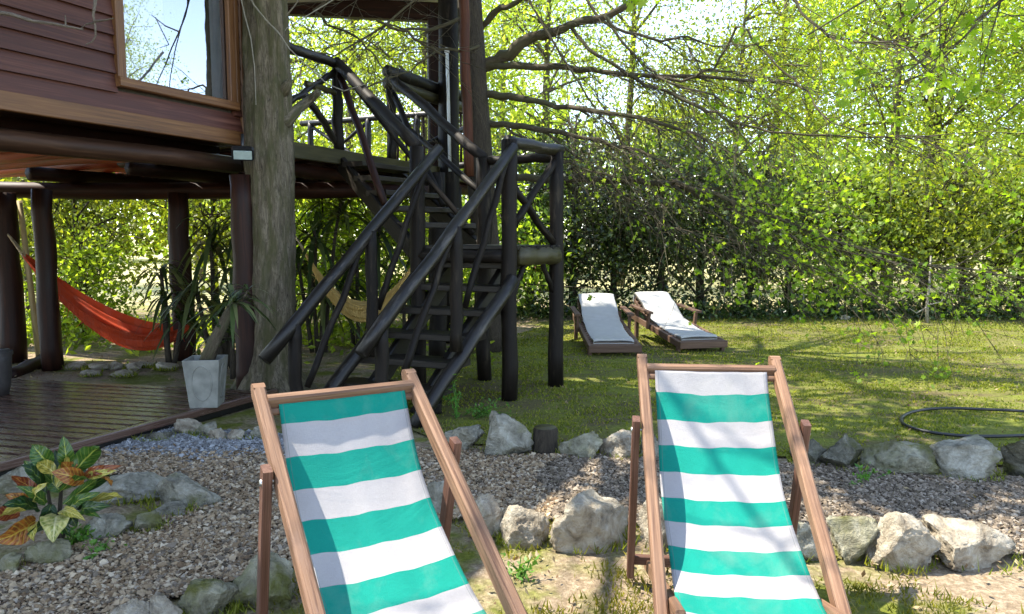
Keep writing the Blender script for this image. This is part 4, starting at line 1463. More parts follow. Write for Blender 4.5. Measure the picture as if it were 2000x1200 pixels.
# sapling and stakes in front of the hedge
c = G(1810, 632)
sp = thing('bare_sapling', 'thin pale sapling with bare twigs in front of the hedge', 'sapling', c)
mb = MB()
pts = np.array([c, P(1811, 590, c[1]), P(1815, 560, c[1]), P(1818, 500, c[1])])
mb.tube(pts, [.03, .024, .02, .012], 7)
for pl in ([(1811, 600), (1790, 612), (1776, 602)], [(1812, 596), (1838, 590), (1850, 570)], [(1812, 580), (1795, 570)]):
    mb.tube([P(x_, y_, c[1] - .05) for x_, y_ in pl], np.linspace(.014, .005, len(pl)), 5, False)
obj('stem', mb, M['bark_pale'], sp)
for px, top, bot, w_ in ((1480, 480, 622, 'in the middle of the hedge'), (1428, 500, 620, 'left of the middle of the hedge'), (1568, 550, 622, 'right of the middle of the hedge'), (1412, 470, 620, 'just right of the right lounger')):
    c = G(px + 4, bot)
    mb = MB()
    mb.tube([c, P(px + 2, (top + bot) / 2, c[1]), P(px, top, c[1])], [.013, .012, .008], 6)
    tag(obj('garden_stake', mb, M['bark_pale'], loc=c), 'thin pale garden stake standing ' + w_, 'stake', 'stakes in the hedge')

# strap leaved plants
def strap(name, label, base, stems, nl, length, seed, group='strap leaved plants'):
    rg_ = np.random.default_rng(seed)
    o = thing(name, label, 'plant', base, group)
    tk_, lf_ = MB(), MB()
    for (x_, y_, z_) in stems:
        top = base + V(x_, y_, z_)
        tk_.tube(limb_curve(base + V(x_ * .3, y_ * .3, 0), top, rg_, 0, 5, .1), np.linspace(.03, .02, 5), 7)
        for i in range(nl):
            az, el = rg_.uniform(0, 6.28), rg_.uniform(-.3, 1.3)
            L_ = length * rg_.uniform(.6, 1.2)
            d = V(math.cos(az) * math.cos(el), math.sin(az) * math.cos(el), math.sin(el))
            s_ = unit(np.cross(d, (0, 0, 1)))
            p0 = top - V(0, 0, rg_.uniform(0, .35) * z_ * .5)
            ctr = [p0 + d * L_ * t_ + V(0, 0, -.75 * L_ * t_ ** 2.2) for t_ in np.linspace(0, 1, 6)]
            wd = L_ * .035 * np.array([.5, .9, 1, .9, .6, .05]) + .004
            g_ = np.array([[c_ - s_ * w_ + V(0, 0, .25 * w_), c_, c_ + s_ * w_ + V(0, 0, .25 * w_)] for c_, w_ in zip(ctr, wd)])
            lf_.grid(g_)
    obj('stem', tk_, M['bark_dark'], o)
    obj('foliage', lf_, M['leaf_spiky'], o, kind='stuff')
    return o


strap('strap_plant', 'dark strap leaved plant between the third post and the big trunk', G(425, 722), [(0, 0, 1.55), (.2, .1, 1.2), (-.2, 0, .95), (.1, -.1, .7), (.3, .2, 1.75)], 26, .62, 1)
strap('strap_plant', 'dark strap leaved plant left of the third house post', G(332, 715), [(0, 0, .85), (.15, 0, .6), (-.1, .1, 1.15)], 22, .5, 2)
strap('strap_plant', 'tall strap leaved plant right of the big trunk by the yellow hammock', G(620, 690), [(0, 0, 1.6), (.3, .2, 1.95), (-.25, .1, 1.2), (.1, 0, .8)], 26, .75, 3)
strap('strap_plant', 'strap leaved plant seen under the upper flight of stairs', G(700, 680), [(0, 0, 1.2), (.25, .1, 1.7), (-.2, .1, .8)], 24, .7, 4)
strap('strap_plant', 'strap leaved plant seen between the stair treads', G(790, 676), [(0, 0, .8), (.2, .1, 1.3)], 22, .6, 5)
strap('strap_plant', 'low strap leaved plant tucked behind the grey planter', G(455, 740), [(0, 0, .5), (.1, .1, .9)], 20, .45, 6)

# ================================================================= THINGS UNDER AND AROUND THE HOUSE
def hammock(name, label, A_, B_, low, wid, mat, ropes, seed, fold=.5):
    o = thing(name, label, 'hammock', (A_ + B_) / 2)
    rg_ = np.random.default_rng(seed)
    nu, nv = 40, 61
    us, vs_ = np.linspace(0, 1, nu), np.linspace(-1, 1, nv)
    ctl = 2 * low - (A_ + B_) / 2
    d = unit((B_ - A_) * V(1, 1, 0))
    s_ = V(d[1], -d[0], 0)
    if s_[1] > 0:
        s_ = -s_
    ph = rg_.uniform(0, 6, 3)
    g_ = np.zeros((nu, nv, 3))
    gc_ = np.zeros((nu, nv, 3))
    for i, u_ in enumerate(us):
        c_ = A_ * (1 - u_) ** 2 + 2 * u_ * (1 - u_) * ctl + B_ * u_ ** 2
        w_ = wid * (math.sin(math.pi * (.04 + .92 * u_)) ** .8)
        for j, v_ in enumerate(vs_):
            pl = .03 * math.sin(v_ * 13 + ph[0] + u_ * 2) + .022 * math.sin(v_ * 27 + ph[1] - u_ * 3)
            g_[i, j] = c_ + s_ * (v_ * w_ * .62) + V(0, 0, w_ * .72 * v_ * v_ * (1.15 if v_ < 0 else .85) + pl * (w_ / wid))
            gc_[i, j] = (u_ * 3, v_ * wid, 0)
    mb_ = MB()
    mb_.grid(g_, 0, gc_)
    obj('cloth', mb_, mat, o)
    for e, t_, ends in ((0, ropes[0], A_), (-1, ropes[1], B_)):
        mb_ = MB()
        for j in range(0, nv, 6):
            mb_.tube([g_[e, j], (g_[e, j] + t_ * 2) / 3 + V(0, 0, -.02), t_], .006, 4, False)
        mb_.tube([ends, t_], .01, 5)
        obj('rope', mb_, M['rope'], o, kind='stuff')
    # fringe along the near edge
    mb_ = MB()
    for i in range(3, nu - 3):
        p0 = g_[i, -1] if g_[i, -1][1] < g_[i, 0][1] else g_[i, 0]
        mb_.tube([p0, p0 + V(rg_.normal(0, .02), -.01, -.1), p0 + V(rg_.normal(0, .03), -.01, -.17)], .004, 3, False)
    obj('fringe', mb_, mat, o, kind='stuff')
    return o


hammock('red_hammock', 'red orange cloth hammock slung between the log posts under the house', P(48, 505, 8.55), P(378, 632, 8.85), P(235, 668, 8.6), .36, M['red_cloth'], (P(2, 437, 8.75), P(362, 600, 8.9)), 1)
hammock('yellow_hammock', 'yellow ochre hammock hanging behind the staircase', P(592, 490, 9.2), P(812, 512, 9.5), P(705, 622, 9.1), .24, M['yellow_cloth'], (P(572, 452, 9.2), P(830, 470, 9.6)), 2)
mb = MB()
pq = G(77, 702)
mb.tube([pq, P(60, 560, pq[1] - .1), P(38, 392, pq[1] - .2)], [.036, .033, .03], 9)
tag(obj('bamboo_pole', mb, M['bamboo'], loc=pq), 'pale bamboo pole leaning between the two left house posts', 'pole')

# planter with a leaning trunk
pc = G(405, 792, .1)
pot = thing('planter', 'tapered square grey cement planter on the corner of the deck', 'planter', pc)
mb = MB()
th = math.radians(52)


def sq(h, z):
    return [pc + V(math.cos(th + k_ * math.pi / 2) * h, math.sin(th + k_ * math.pi / 2) * h, z) for k_ in range(4)]


hh = .40
vs = sq(.155, 0) + sq(.205, hh) + sq(.185, hh) + sq(.17, hh - .06)
fs = []
for a0, b0 in ((0, 4), (4, 8), (8, 12)):
    for k_ in range(4):
        fs.append([a0 + k_, a0 + (k_ + 1) % 4, b0 + (k_ + 1) % 4, b0 + k_])
mb.add(vs, [np.array(fs), np.array([[3, 2, 1, 0]])])
po = obj('pot_body', mb, M['concrete'], pot, smooth=False)
bv = po.modifiers.new('bevel', 'BEVEL')
bv.width = .006
bv.segments = 2
bv.limit_method = 'ANGLE'
# raised oval panels on the two front faces
for k_ in range(4):
    b0, b1, t0_, t1_ = vs[k_], vs[(k_ + 1) % 4], vs[4 + k_], vs[4 + (k_ + 1) % 4]
    nn = unit(np.cross(b1 - b0, t0_ - b0))
    mb = MB()
    loop = []
    for a_ in np.linspace(0, 2 * math.pi, 21):
        uu, vv = .5 + .3 * math.cos(a_), .52 + .36 * math.sin(a_)
        loop.append((b0 * (1 - uu) + b1 * uu) * (1 - vv) + (t0_ * (1 - uu) + t1_ * uu) * vv)
    mb.tube(loop, .006, 6, False)
    obj('oval_moulding', mb, M['concrete'], pot)
mb = MB()
mb.add(sq(.172, hh - .05), np.array([[0, 1, 2, 3]]))
obj('soil', mb, M['soil'], pot, smooth=False)
pl0 = pc + V(0, 0, hh - .06)
yp = thing('potted_yucca', 'plant with a thick leaning bare stem growing in the grey planter', 'plant', pl0)
mb = MB()
tip = P(456, 592, pc[1] + .1)
mb.tube([pl0, P(418, 668, pc[1] + .02), P(440, 625, pc[1] + .05), tip], [.06, .052, .042, .034], 10, True, 0, .05)
mb.tube([P(440, 625, pc[1] + .05), P(470, 590, pc[1] + .1), P(484, 568, pc[1] + .1)], [.02, .014, .008], 6)
obj('stem', mb, M['bark_twig'], yp)
lf = MB()
rg = np.random.default_rng(4)
for top, nl, L0_ in ((tip, 26, .42), (P(484, 566, pc[1] + .1), 10, .26), (P(428, 640, pc[1]), 8, .3)):
    for i in range(nl):
        az, el = rg.uniform(0, 6.28), rg.uniform(-.3, 1.4)
        L_ = L0_ * rg.uniform(.6, 1.15)
        d = V(math.cos(az) * math.cos(el), math.sin(az) * math.cos(el), math.sin(el))
        s_ = unit(np.cross(d, (0, 0, 1)))
        ctr = [top + d * L_ * t_ + V(0, 0, -.7 * L_ * t_ ** 2) for t_ in np.linspace(0, 1, 5)]
        wd = L_ * .045 * np.array([.5, 1, 1, .7, .05])
        lf.grid(np.array([[c_ - s_ * w_, c_ - V(0, 0, .2 * w_), c_ + s_ * w_] for c_, w_ in zip(ctr, wd)]))
obj('foliage', lf, M['leaf_spiky'], yp, kind='stuff')

# barrel at the left edge and a plank on the ground
c = G(-8, 772, .1)
dp = thing('dark_pot', 'dark round pot cut by the left edge of the picture', 'pot', c)
mb = MB()
mb.tube([c, c + V(0, 0, .1), c + V(0, 0, .3), c + V(0, 0, .38), c + V(0, 0, .4), c + V(0, 0, .34)], [.1, .12, .135, .14, .125, .11], 20, True)
obj('pot_body', mb, M['darkpot'], dp)
mb = MB()
mb.tube([c + V(0, 0, .355), c + V(0, 0, .385)], [.147, .147], 20, False)
obj('rim', mb, M['darkpot'], dp)
mb = MB()
mb.log(G(15, 736), G(112, 706) + V(0, 0, .1), .07, .075, seed=2)
tag(obj('fallen_log', mb, M['brown_log'], loc=G(15, 736)), 'brown log lying on the ground at the foot of the left posts', 'log')

# garden hut far behind the stairs
hc = P(985, 470, 26)
hut = thing('garden_hut', 'small pale roofed hut far behind the staircase', 'hut', V(hc[0], hc[1], 0))
hx0, hx1, hy0, hy1 = hc[0] - 1.1, hc[0] + 1.4, 26., 28.5
zr = P(985, 440, 26)[2]
mb = MB()
for a, b in (((hx0, hy0), (hx1, hy0)), ((hx1, hy0), (hx1, hy1)), ((hx1, hy1), (hx0, hy1)), ((hx0, hy1), (hx0, hy0))):
    mb.beam(V(*a, zr / 2), V(*b, zr / 2), .1, zr, ch=.02)
obj('wall', mb, M['brickish'], hut, smooth=False)
mb = MB()
zt = P(985, 368, 27.2)[2]
cx = (hy0 + hy1) / 2
mb.add([V(hx0 - .3, hy0 - .4, zr), V(hx1 + .3, hy0 - .4, zr), V(hx1 + .3, cx, zt), V(hx0 - .3, cx, zt), V(hx0 - .3, hy1 + .4, zr), V(hx1 + .3, hy1 + .4, zr)],
       [np.array([[0, 1, 2, 3], [3, 2, 5, 4], [4, 5, 1, 0]]), np.array([[0, 3, 4], [1, 5, 2]])])
obj('roof', mb, M['roof_white'], hut, smooth=False)
for px in (970, 992):
    a = P(px, 458, 25.9)
    mb = MB()
    mb.beam(a - V(0, 0, .3), a + V(0, 0, .12), .24, .04, up=(0, 1, 0))
    f_ = obj('window_frame', mb, M['trim'], hut, smooth=False)
    mb = MB()
    a2 = a - V(0, .03, 0)
    mb.beam(a2 - V(0, 0, .26), a2 + V(0, 0, .08), .18, .02, up=(0, 1, 0))
    obj('pane', mb, M['black'], f_, smooth=False)

# ================================================================= ROCKS
ROCK_CACHE = {}


ROCKPOS = []


def rock(label, l, r, top, bot, mat='rock_grey', seed=1, cuts=7, group=None, depth=.75, sink=.3, name='rock'):
    g_ = G((l + r) / 2, bot)
    Yc = g_[1] + (r - l) / F * g_[1] * depth * .4
    w_ = (r - l) / F * g_[1]
    h_ = max(.06, P((l + r) / 2, top, Yc)[2])
    rg_ = np.random.default_rng(seed)
    bm = bmesh.new()
    bmesh.ops.create_icosphere(bm, subdivisions=5 if r - l > 62 else 4, radius=1)
    co = np.array([v.co for v in bm.verts])
    for i in range(cuts):
        nn = unit(rg_.normal(size=3) * V(1, 1, .8) + V(0, -.15, .15))
        dd = rg_.uniform(.35, .75)
        s_ = co @ nn
        k_ = s_ > dd
        co[k_] -= np.outer((s_[k_] - dd) * .98, nn)
    o3 = Vector((seed * 3.1, seed * 1.7, 0))
    for i in range(len(co)):
        p_ = Vector(co[i])
        f_ = 1 + .2 * noise.noise(p_ * 1.4 + o3) + .1 * noise.noise(p_ * 3.4 + o3) - .11 * abs(noise.noise(p_ * 5.2 + o3 * 2)) + .06 * noise.noise(p_ * 11 + o3) + .035 * noise.noise(p_ * 22 + o3) - .04 * abs(noise.noise(p_ * 15 + o3))
        co[i] *= f_
    lo, hi = co.min(0), co.max(0)
    co = (co - (lo + hi) / 2) / (hi - lo)          # unit box
    co = co * V(w_, w_ * depth, h_ * (1 + sink)) + V(0, 0, h_ * (1 + sink) / 2 - h_ * sink)
    for v, c_ in zip(bm.verts, co):
        v.co = c_
    me = bpy.data.meshes.new(name)
    bm.to_mesh(me)
    bm.free()
    for p_ in me.polygons:
        p_.use_smooth = True
    me.materials.append(M[mat])
    o = bpy.data.objects.new(name, me)
    COL.objects.link(o)
    o.location = (g_[0], Yc, 0)
    ROCKPOS.append((g_[0], Yc, w_ / 2, w_ * depth / 2))
    return tag(o, label, 'rock', group)


UP, LO, LE = 'rocks edging the lawn', 'rocks edging the near side of the path', 'rocks around the croton bed'
rows = [
    ('small pale rock at the corner of the deck', 332, 386, 817, 852, 'rock_pale', UP), ('low rock right of the deck corner rock', 376, 424, 824, 858, 'rock_grey', UP),
    ('small rounded rock in the gravel, second left of the left chair', 403, 440, 838, 864, 'rock_pale', UP), ('small pale rock just left of the left chair', 440, 475, 839, 864, 'rock_pale', UP),
    ('rock half hidden by the top corner of the left chair', 478, 528, 830, 862, 'rock_grey', UP), ('flat dull rock under the deck edge', 262, 328, 843, 866, 'rock_dark', UP),
    ('rounded grey rock left of the pointed rock', 864, 947, 827, 890, 'rock_grey', UP), ('tall pointed grey rock left of the tree stump', 945, 1046, 803, 895, 'rock_grey', UP),
    ('pale mossy rock just right of the tree stump', 1090, 1180, 842, 900, 'rock_moss', UP), ('pale rock between stump and right chair', 1170, 1254, 841, 899, 'rock_pale', UP),
    ('grey rock seen through the right chair frame', 1248, 1312, 845, 900, 'rock_grey', UP), ('dark rock directly right of the right chair', 1552, 1622, 857, 914, 'rock_dark', UP),
    ('dark faceted rock left of the widest lawn rock', 1608, 1712, 851, 924, 'rock_dark', UP), ('wide grey rock in the lawn edge row below the hose', 1706, 1853, 862, 934, 'rock_moss', UP),
    ('large layered grey rock below the hose end', 1836, 1980, 857, 942, 'rock_grey', UP), ('dark rock at the right picture edge in the lawn row', 1972, 2070, 850, 938, 'rock_dark', UP),
    ('sunlit pale rock right of the left chair', 918, 984, 964, 1050, 'rock_pale', LO), ('low sunlit pale rock between the two chairs', 972, 1078, 985, 1070, 'rock_pale', LO),
    ('largest pale rock, left of the right chair', 1070, 1242, 957, 1078, 'rock_pale', LO), ('rock behind the canvas of the right chair', 1250, 1330, 968, 1078, 'rock_pale', LO),
    ('brown rock partly behind the right rail of the right chair', 1540, 1626, 1008, 1092, 'rock_grey', LO), ('rock with a dark front face right of the right chair', 1620, 1735, 1004, 1096, 'rock_moss', LO),
    ('large sunlit pale rock in the middle of the lower right row', 1706, 1842, 998, 1112, 'rock_pale', LO), ('large pale rock at the right end of the lower row', 1843, 2020, 1022, 1112, 'rock_pale', LO),
    ('big mossy rock behind the left leg of the left chair', 432, 575, 1086, 1192, 'rock_moss', LO), ('mossy rock at the bottom edge left of the left chair', 338, 452, 1128, 1212, 'rock_moss', LO),
    ('pale rock cut by the bottom edge', 262, 350, 1160, 1235, 'rock_pale', LO), ('small pale rock lowest at the bottom edge', 205, 290, 1172, 1240, 'rock_pale', LO),
    ('greenish rock at the left picture edge below the croton', -25, 36, 1079, 1124, 'rock_moss', LE), ('flat greenish rock below the croton', 34, 124, 1057, 1112, 'rock_moss', LE),
    ('smooth grey rock right of the pale croton leaf', 158, 244, 1006, 1060, 'rock_grey', LE), ('low mossy rock right of the smooth grey rock', 243, 314, 1004, 1046, 'rock_moss', LE),
    ('small rounded grey rock in front of the wide flat rock', 286, 362, 981, 1015, 'rock_grey', LE), ('wide flat pale rock right of the croton', 268, 432, 930, 1000, 'rock_grey', LE),
    ('long grey rock behind the croton leaves', 140, 306, 926, 986, 'rock_grey', LE), ('large grey rock at the left edge behind the croton', -50, 66, 898, 966, 'rock_grey', LE),
    ('lone white stone lying at the foot of the hedge', 1643, 1669, 615, 626, 'rock_pale', None),
    ('grey rock seen behind the right rail of the left chair', 828, 884, 938, 1010, 'rock_grey', LO),
]
for i, (lb_, l, r, t, b, m_, gp) in enumerate(rows):
    rock(lb_, l, r, t, b, m_, 3 + i * 7, 7 + i % 4, gp)
for i, (l, r, t, b) in enumerate([(118, 160, 706, 722), (158, 205, 708, 726), (203, 240, 705, 722), (236, 272, 708, 724), (268, 304, 704, 720), (300, 342, 706, 724), (150, 190, 722, 736), (214, 256, 722, 736), (468, 500, 704, 720)]):
    rock('pale stone on the ground behind the house posts, ' + ordn[i] + ' of its row', l, r, t, b, 'rock_pale', 200 + i, 6, 'sunlit stones behind the house posts')

# grass tufts and debris round the rock feet
bx_, by_ = [], []
for i, (cx_, cy_, a_, b_) in enumerate(ROCKPOS):
    rg_ = np.random.default_rng(500 + i)
    n_ = int(rg_.integers(30, 150))
    th_ = rg_.normal(rg_.uniform(0, 6.28), 1.1, n_)
    rr_ = rg_.uniform(.9, 1.18, n_)
    bx_.append(cx_ + np.cos(th_) * a_ * rr_)
    by_.append(cy_ + np.sin(th_) * b_ * rr_)
rng = np.random.default_rng(61)
blades('rock_foot_grass', np.concatenate(bx_), np.concatenate(by_), .05, M['grass'], 'small grass tufts growing at the foot of the rocks', width=.003)

# stump
c = G(1066, 890)
stp = thing('tree_stump', 'short dark tree stump between the pointed rock and a pale rock', 'stump', c)
mb = MB()
mb.tube([c + V(0, .07, -.02), c + V(0, .07, .08), c + V(0, .07, .165), c + V(0, .07, .18)], [.09, .085, .085, .078], 18, False, 0, .04)
obj('bark_wall', mb, M['bark_dark'], stp)
mb = MB()
mb.tube([c + V(0, .07, .165), c + V(0, .07, .182)], [.08, .076], 18, True)
obj('cut_face', mb, M['log_olive'], stp)

# hose
mb = MB()
hp = [(2060, 812), (2000, 803), (1930, 800), (1860, 797), (1810, 799), (1775, 806), (1758, 816), (1762, 828), (1785, 838), (1830, 847), (1880, 852), (1940, 853), (2000, 851), (2060, 846), (2120, 830), (2110, 816)]
hp = np.array([G(x_, y_, .03) for x_, y_ in hp])
tt = np.linspace(0, len(hp) - 1, 90)
hs = np.stack([np.interp(tt, np.arange(len(hp)), hp[:, i]) for i in range(3)], -1)
for _ in range(6):
    hs[1:-1] = (hs[:-2] + hs[1:-1] * 2 + hs[2:]) / 4
mb.tube(hs, .0125, 10)
tag(obj('garden_hose', mb, M['rubber'], loc=hp[0]), 'black garden hose lying in a loop on the lawn', 'hose')

# weeds
def weed(label, px, bot, ht, n, spread, seed, leaf=.035):
    c_ = G(px, bot)
    rg_ = np.random.default_rng(seed)
    o = thing('weed', label, 'weed', c_)
    tk_, lf_ = MB(), MB()
    for i in range(n):
        e = c_ + V(rg_.normal(0, spread), rg_.normal(0, spread), ht * rg_.uniform(.35, 1))
        pts = limb_curve(c_ + V(*rg_.normal(0, spread * .3, 2), 0), e, rg_, .05, 5, .12)
        tk_.tube(pts, np.linspace(.004, .002, 5), 4, False)
        m_ = int(6 + ht * 30)
        pp_ = pts[rg_.integers(1, 5, m_)] + rg_.normal(0, .022, (m_, 3))
        lf_.leaves(pp_, leaf * rg_.uniform(.6, 1.3, m_), rg_, .5, 0, 'quad', up=1)
    obj('stem', tk_, M['leaf_weed'], o, kind='stuff')
    obj('foliage', lf_, M['leaf_weed'], o, kind='stuff')


weed('tall thin green weed growing at the foot of the stair stringer', 893, 818, .42, 5, .05, 1)
weed('spreading low green weed beside the rounded rock', 930, 815, .12, 14, .14, 2)
weed('bright green weed beside the pale croton leaf', 148, 1062, .10, 16, .05, 3)
weed('small green weed on the gravel below the smooth grey rock', 188, 1085, .05, 6, .05, 4)
weed('small weed between the lower right rocks', 1765, 1092, .09, 9, .05, 5)
weed('grass tuft weed on the gravel right of the right chair', 1690, 945, .08, 8, .07, 6)
weed('thin weed in the soil right of the left chair', 1018, 1125, .10, 6, .05, 7)

# ================================================================= CROTON
cb = G(112, 1072)
cr = thing('croton_plant', 'croton with large green, yellow and red veined leaves among the left rocks', 'plant', cb)
mb = MB()
YC = cb[1]
for e in ((120, 935), (95, 960), (150, 950), (110, 1000)):
    mb.tube(limb_curve(cb, P(*e, YC), np.random.default_rng(e[0]), .0, 6, .08), np.linspace(.013, .007, 6), 6)
obj('stem', mb, M['bark_dark'], cr)
CL = [((131, 918), (123, 851), 25, 'g', .05), ((99, 908), (64, 868), 34, 'g', .03), ((145, 922), (193, 876), 36, 'g', .02), ((84, 950), (38, 910), 34, 'd', -.02), ((107, 924), (74, 905), 24, 'y', -.03),
      ((165, 938), (100, 922), 30, 'o', -.05), ((150, 932), (120, 905), 26, 'o', .0), ((166, 928), (243, 910), 17, 'r', -.02), ((168, 936), (216, 952), 24, 'o', -.06), ((172, 930), (232, 918), 15, 'y', -.03), ((117, 960), (170, 943), 15, 'g', -.1),
      ((75, 980), (101, 942), 16, 'y', -.1), ((78, 972), (22, 932), 22, 'r', -.03), ((76, 996), (3, 990), 30, 'd', -.1), ((62, 985), (8, 968), 20, 'o', -.03), ((68, 1018), (-14, 1058), 42, 'o', -.16),
      ((112, 1006), (104, 1064), 44, 'p', -.18), ((132, 998), (202, 962), 22, 'g', -.02), ((162, 988), (236, 976), 15, 'y', -.06), ((150, 1002), (224, 990), 24, 'd', -.08), ((40, 1002), (-18, 1012), 30, 'r', -.05),
      ((100, 985), (80, 1030), 26, 'd', .0), ((132, 990), (150, 1030), 22, 'd', .02), ((118, 960), (95, 935), 22, 'g', .06), ((140, 950), (165, 905), 24, 'd', .08), ((92, 965), (60, 945), 22, 'd', .06), ((45, 1030), (20, 1066), 18, 'g', -.1), ((118, 1000), (170, 1020), 18, 'y', -.1), ((100, 1000), (50, 1045), 20, 'd', -.12), ((125, 985), (185, 940), 18, 'g', -.05), ((90, 985), (30, 950), 20, 'g', -.06), ((110, 950), (130, 895), 20, 'y', .0), ((95, 945), (48, 900), 22, 'g', .06), ((120, 1010), (140, 1050), 20, 'd', -.08), ((85, 1015), (70, 1060), 22, 'y', -.14), ((70, 985), (0, 1010), 20, 'y', -.06), ((150, 965), (215, 930), 18, 'd', .04), ((105, 960), (85, 880), 24, 'g', .08), ((150, 1000), (200, 1015), 16, 'g', -.1), ((128, 940), (108, 880), 22, 'd', .09)]
for i, (b_, t_, w_, c_, dy) in enumerate(CL):
    base, tip_ = P(*b_, YC - .02 + dy * .3), P(*t_, YC - .06 + dy * 1.2)
    ax_ = tip_ - base
    L_ = np.linalg.norm(ax_)
    d = ax_ / L_
    view = unit(base - V(0, 0, CAMH))
    s_ = unit(np.cross(d, view) + .35 * np.random.default_rng(i).normal(size=3) * V(1, 1, .4))
    s_ = unit(s_ - d * np.dot(s_, d))
    nn = np.cross(s_, d)
    if nn[2] < 0:
        nn = -nn
    hw = w_ / F * YC * .58
    g_, gc_ = [], []
    for u_ in np.linspace(0, 1, 11):
        pw = math.sin(math.pi * min(1, max(0, .06 + .94 * u_)) ** .85) ** .75 if u_ < 1 else .02
        rowp, rowg = [], []
        for v_ in (-1, -.5, 0, .5, 1):
            rowp.append(base + d * L_ * u_ + s_ * hw * pw * v_ + nn * (L_ * .16 * math.sin(u_ * math.pi * .9) - hw * .0 + abs(v_) * hw * pw * .3 + .006 * math.sin(u_ * 17 + v_ * 2 + i)))
            rowg.append((u_ + i * 1.37, v_, 0))
        g_.append(rowp)
        gc_.append(rowg)
    mb = MB()
    mb.grid(np.array(g_), 0, np.array(gc_))
    obj('leaf', mb, CRO[c_], cr)

# ================================================================= LOUNGERS
def lounger(label, loc, rz):
    o = thing('sun_lounger', label, 'sun lounger', (0, 0, 0), 'white cushioned loungers on the lawn')
    hw = .31                                        # local: foot end at y=0 towards the viewer, head at +y
    zf, zr, yh, ytop, ztop = .10, .25, 1.15, 1.64, .53
    for s in (-1, 1):
        mb_ = MB()
        mb_.beam((s * hw, 0, zf), (s * hw, 1.75, zf + (zr - zf) * 1.75 / yh), .045, .085)
        obj('side_rail', mb_, M['lounger'], o, smooth=False)
        mb_ = MB()
        mb_.beam((s * hw, 1.45, 0), (s * hw, 1.45, .42), .05, .06, up=(0, 1, 0))
        obj('leg', mb_, M['lounger'], o, smooth=False)
        mb_ = MB()
        mb_.beam((s * hw, .06, 0), (s * hw, .06, .1), .05, .06, up=(0, 1, 0))
        obj('leg', mb_, M['lounger'], o, smooth=False)
        mb_ = MB()
        mb_.beam((s * (hw + .055), .82, .43), (s * (hw + .055), 1.5, .475), .075, .03)
        obj('armrest', mb_, M['lounger'], o, smooth=False)
        mb_ = MB()
        mb_.beam((s * (hw + .045), .95, .2), (s * (hw + .045), .9, .42), .04, .05, up=(0, 1, 0))
        obj('arm_support', mb_, M['lounger'], o, smooth=False)
        mb_ = MB()
        mb_.beam((s * (hw - .055), yh - .02, zr + .03), (s * (hw - .055), ytop, ztop), .04, .05)
        obj('back_rail', mb_, M['lounger'], o, smooth=False)
    mb_ = MB()
    mb_.beam((-hw - .02, -.02, zf), (hw + .02, -.02, zf), .05, .09)
    obj('foot_rail', mb_, M['lounger'], o, smooth=False)
    for k_ in range(12):
        y_ = .045 + k_ * .095
        mb_ = MB()
        mb_.beam((-hw + .02, y_, zf + .035 + (zr - zf) * y_ / yh), (hw - .02, y_, zf + .035 + (zr - zf) * y_ / yh), .06, .02)
        obj('slat', mb_, M['lounger'], o, smooth=False)
    for k_ in range(6):
        f_ = .08 + k_ * .17
        mb_ = MB()
        y_, z_ = yh + (ytop - yh) * f_, zr + .045 + (ztop - zr) * f_
        mb_.beam((-hw + .04, y_, z_), (hw - .04, y_, z_), .02, .06, up=(0, -.5, .9))
        obj('back_slat', mb_, M['lounger'], o, smooth=False)
    # cushion
    prof = [(.09, zf + .075), (.12, zf + .1), (.4, .2), (.8, .26), (yh - .12, .315), (yh - .03, .345), (yh + .05, .4), (1.38, .525), (ytop - .02, ztop + .11), (ytop + .03, ztop + .12), (ytop + .06, ztop + .1), (ytop + .07, ztop)]
    pr = np.array(prof)
    tt_ = np.linspace(0, len(pr) - 1, 56)
    pc_ = np.stack([np.interp(tt_, np.arange(len(pr)), pr[:, i]) for i in range(2)], -1)
    rg_ = np.random.default_rng(int(loc[0] * 10))
    ph = rg_.uniform(0, 6, 4)
    top_, bot_ = [], []
    xs_ = np.linspace(-1, 1, 19)
    for j, (y_, z_) in enumerate(pc_):
        e = .255
        r1, r2 = [], []
        for x_ in xs_:
            edge = (1 - abs(x_) ** 6)
            wr = .003 * math.sin(j * .55 + ph[0] + x_ * 2.2) + .002 * math.sin(j * 1.3 + x_ * 5 + ph[1])
            r1.append((x_ * e + .004 * math.sin(j * .8), y_ + .0, z_ + .01 * edge + wr))
            r2.append((x_ * e, y_ + .0 + (.03 if j > 30 else 0), z_ - .035))
        top_.append(r1)
        bot_.append(r2)
    mb_ = MB()
    ring = np.concatenate([np.array(top_), np.array(bot_)[:, ::-1]], 1)
    ring = np.concatenate([ring, ring[:, :1]], 1)
    mb_.grid(ring, flip=False)
    nr = ring.shape[1]
    obj('cushion', mb_, M['cushion'], o)
    o.location = loc
    o.rotation_euler.z = rz
    return o


f1 = G(1201, 697)
lounger('white cushioned wooden lounger nearer the staircase, set straight', (f1[0], f1[1], 0), math.radians(2))
f2 = G(1372, 688)
lounger('white cushioned wooden lounger on the right, turned slightly and dappled with sun', (f2[0], f2[1], 0), math.radians(13))

# ================================================================= STRIPED DECK CHAIRS
SL = .6085
CW = .565


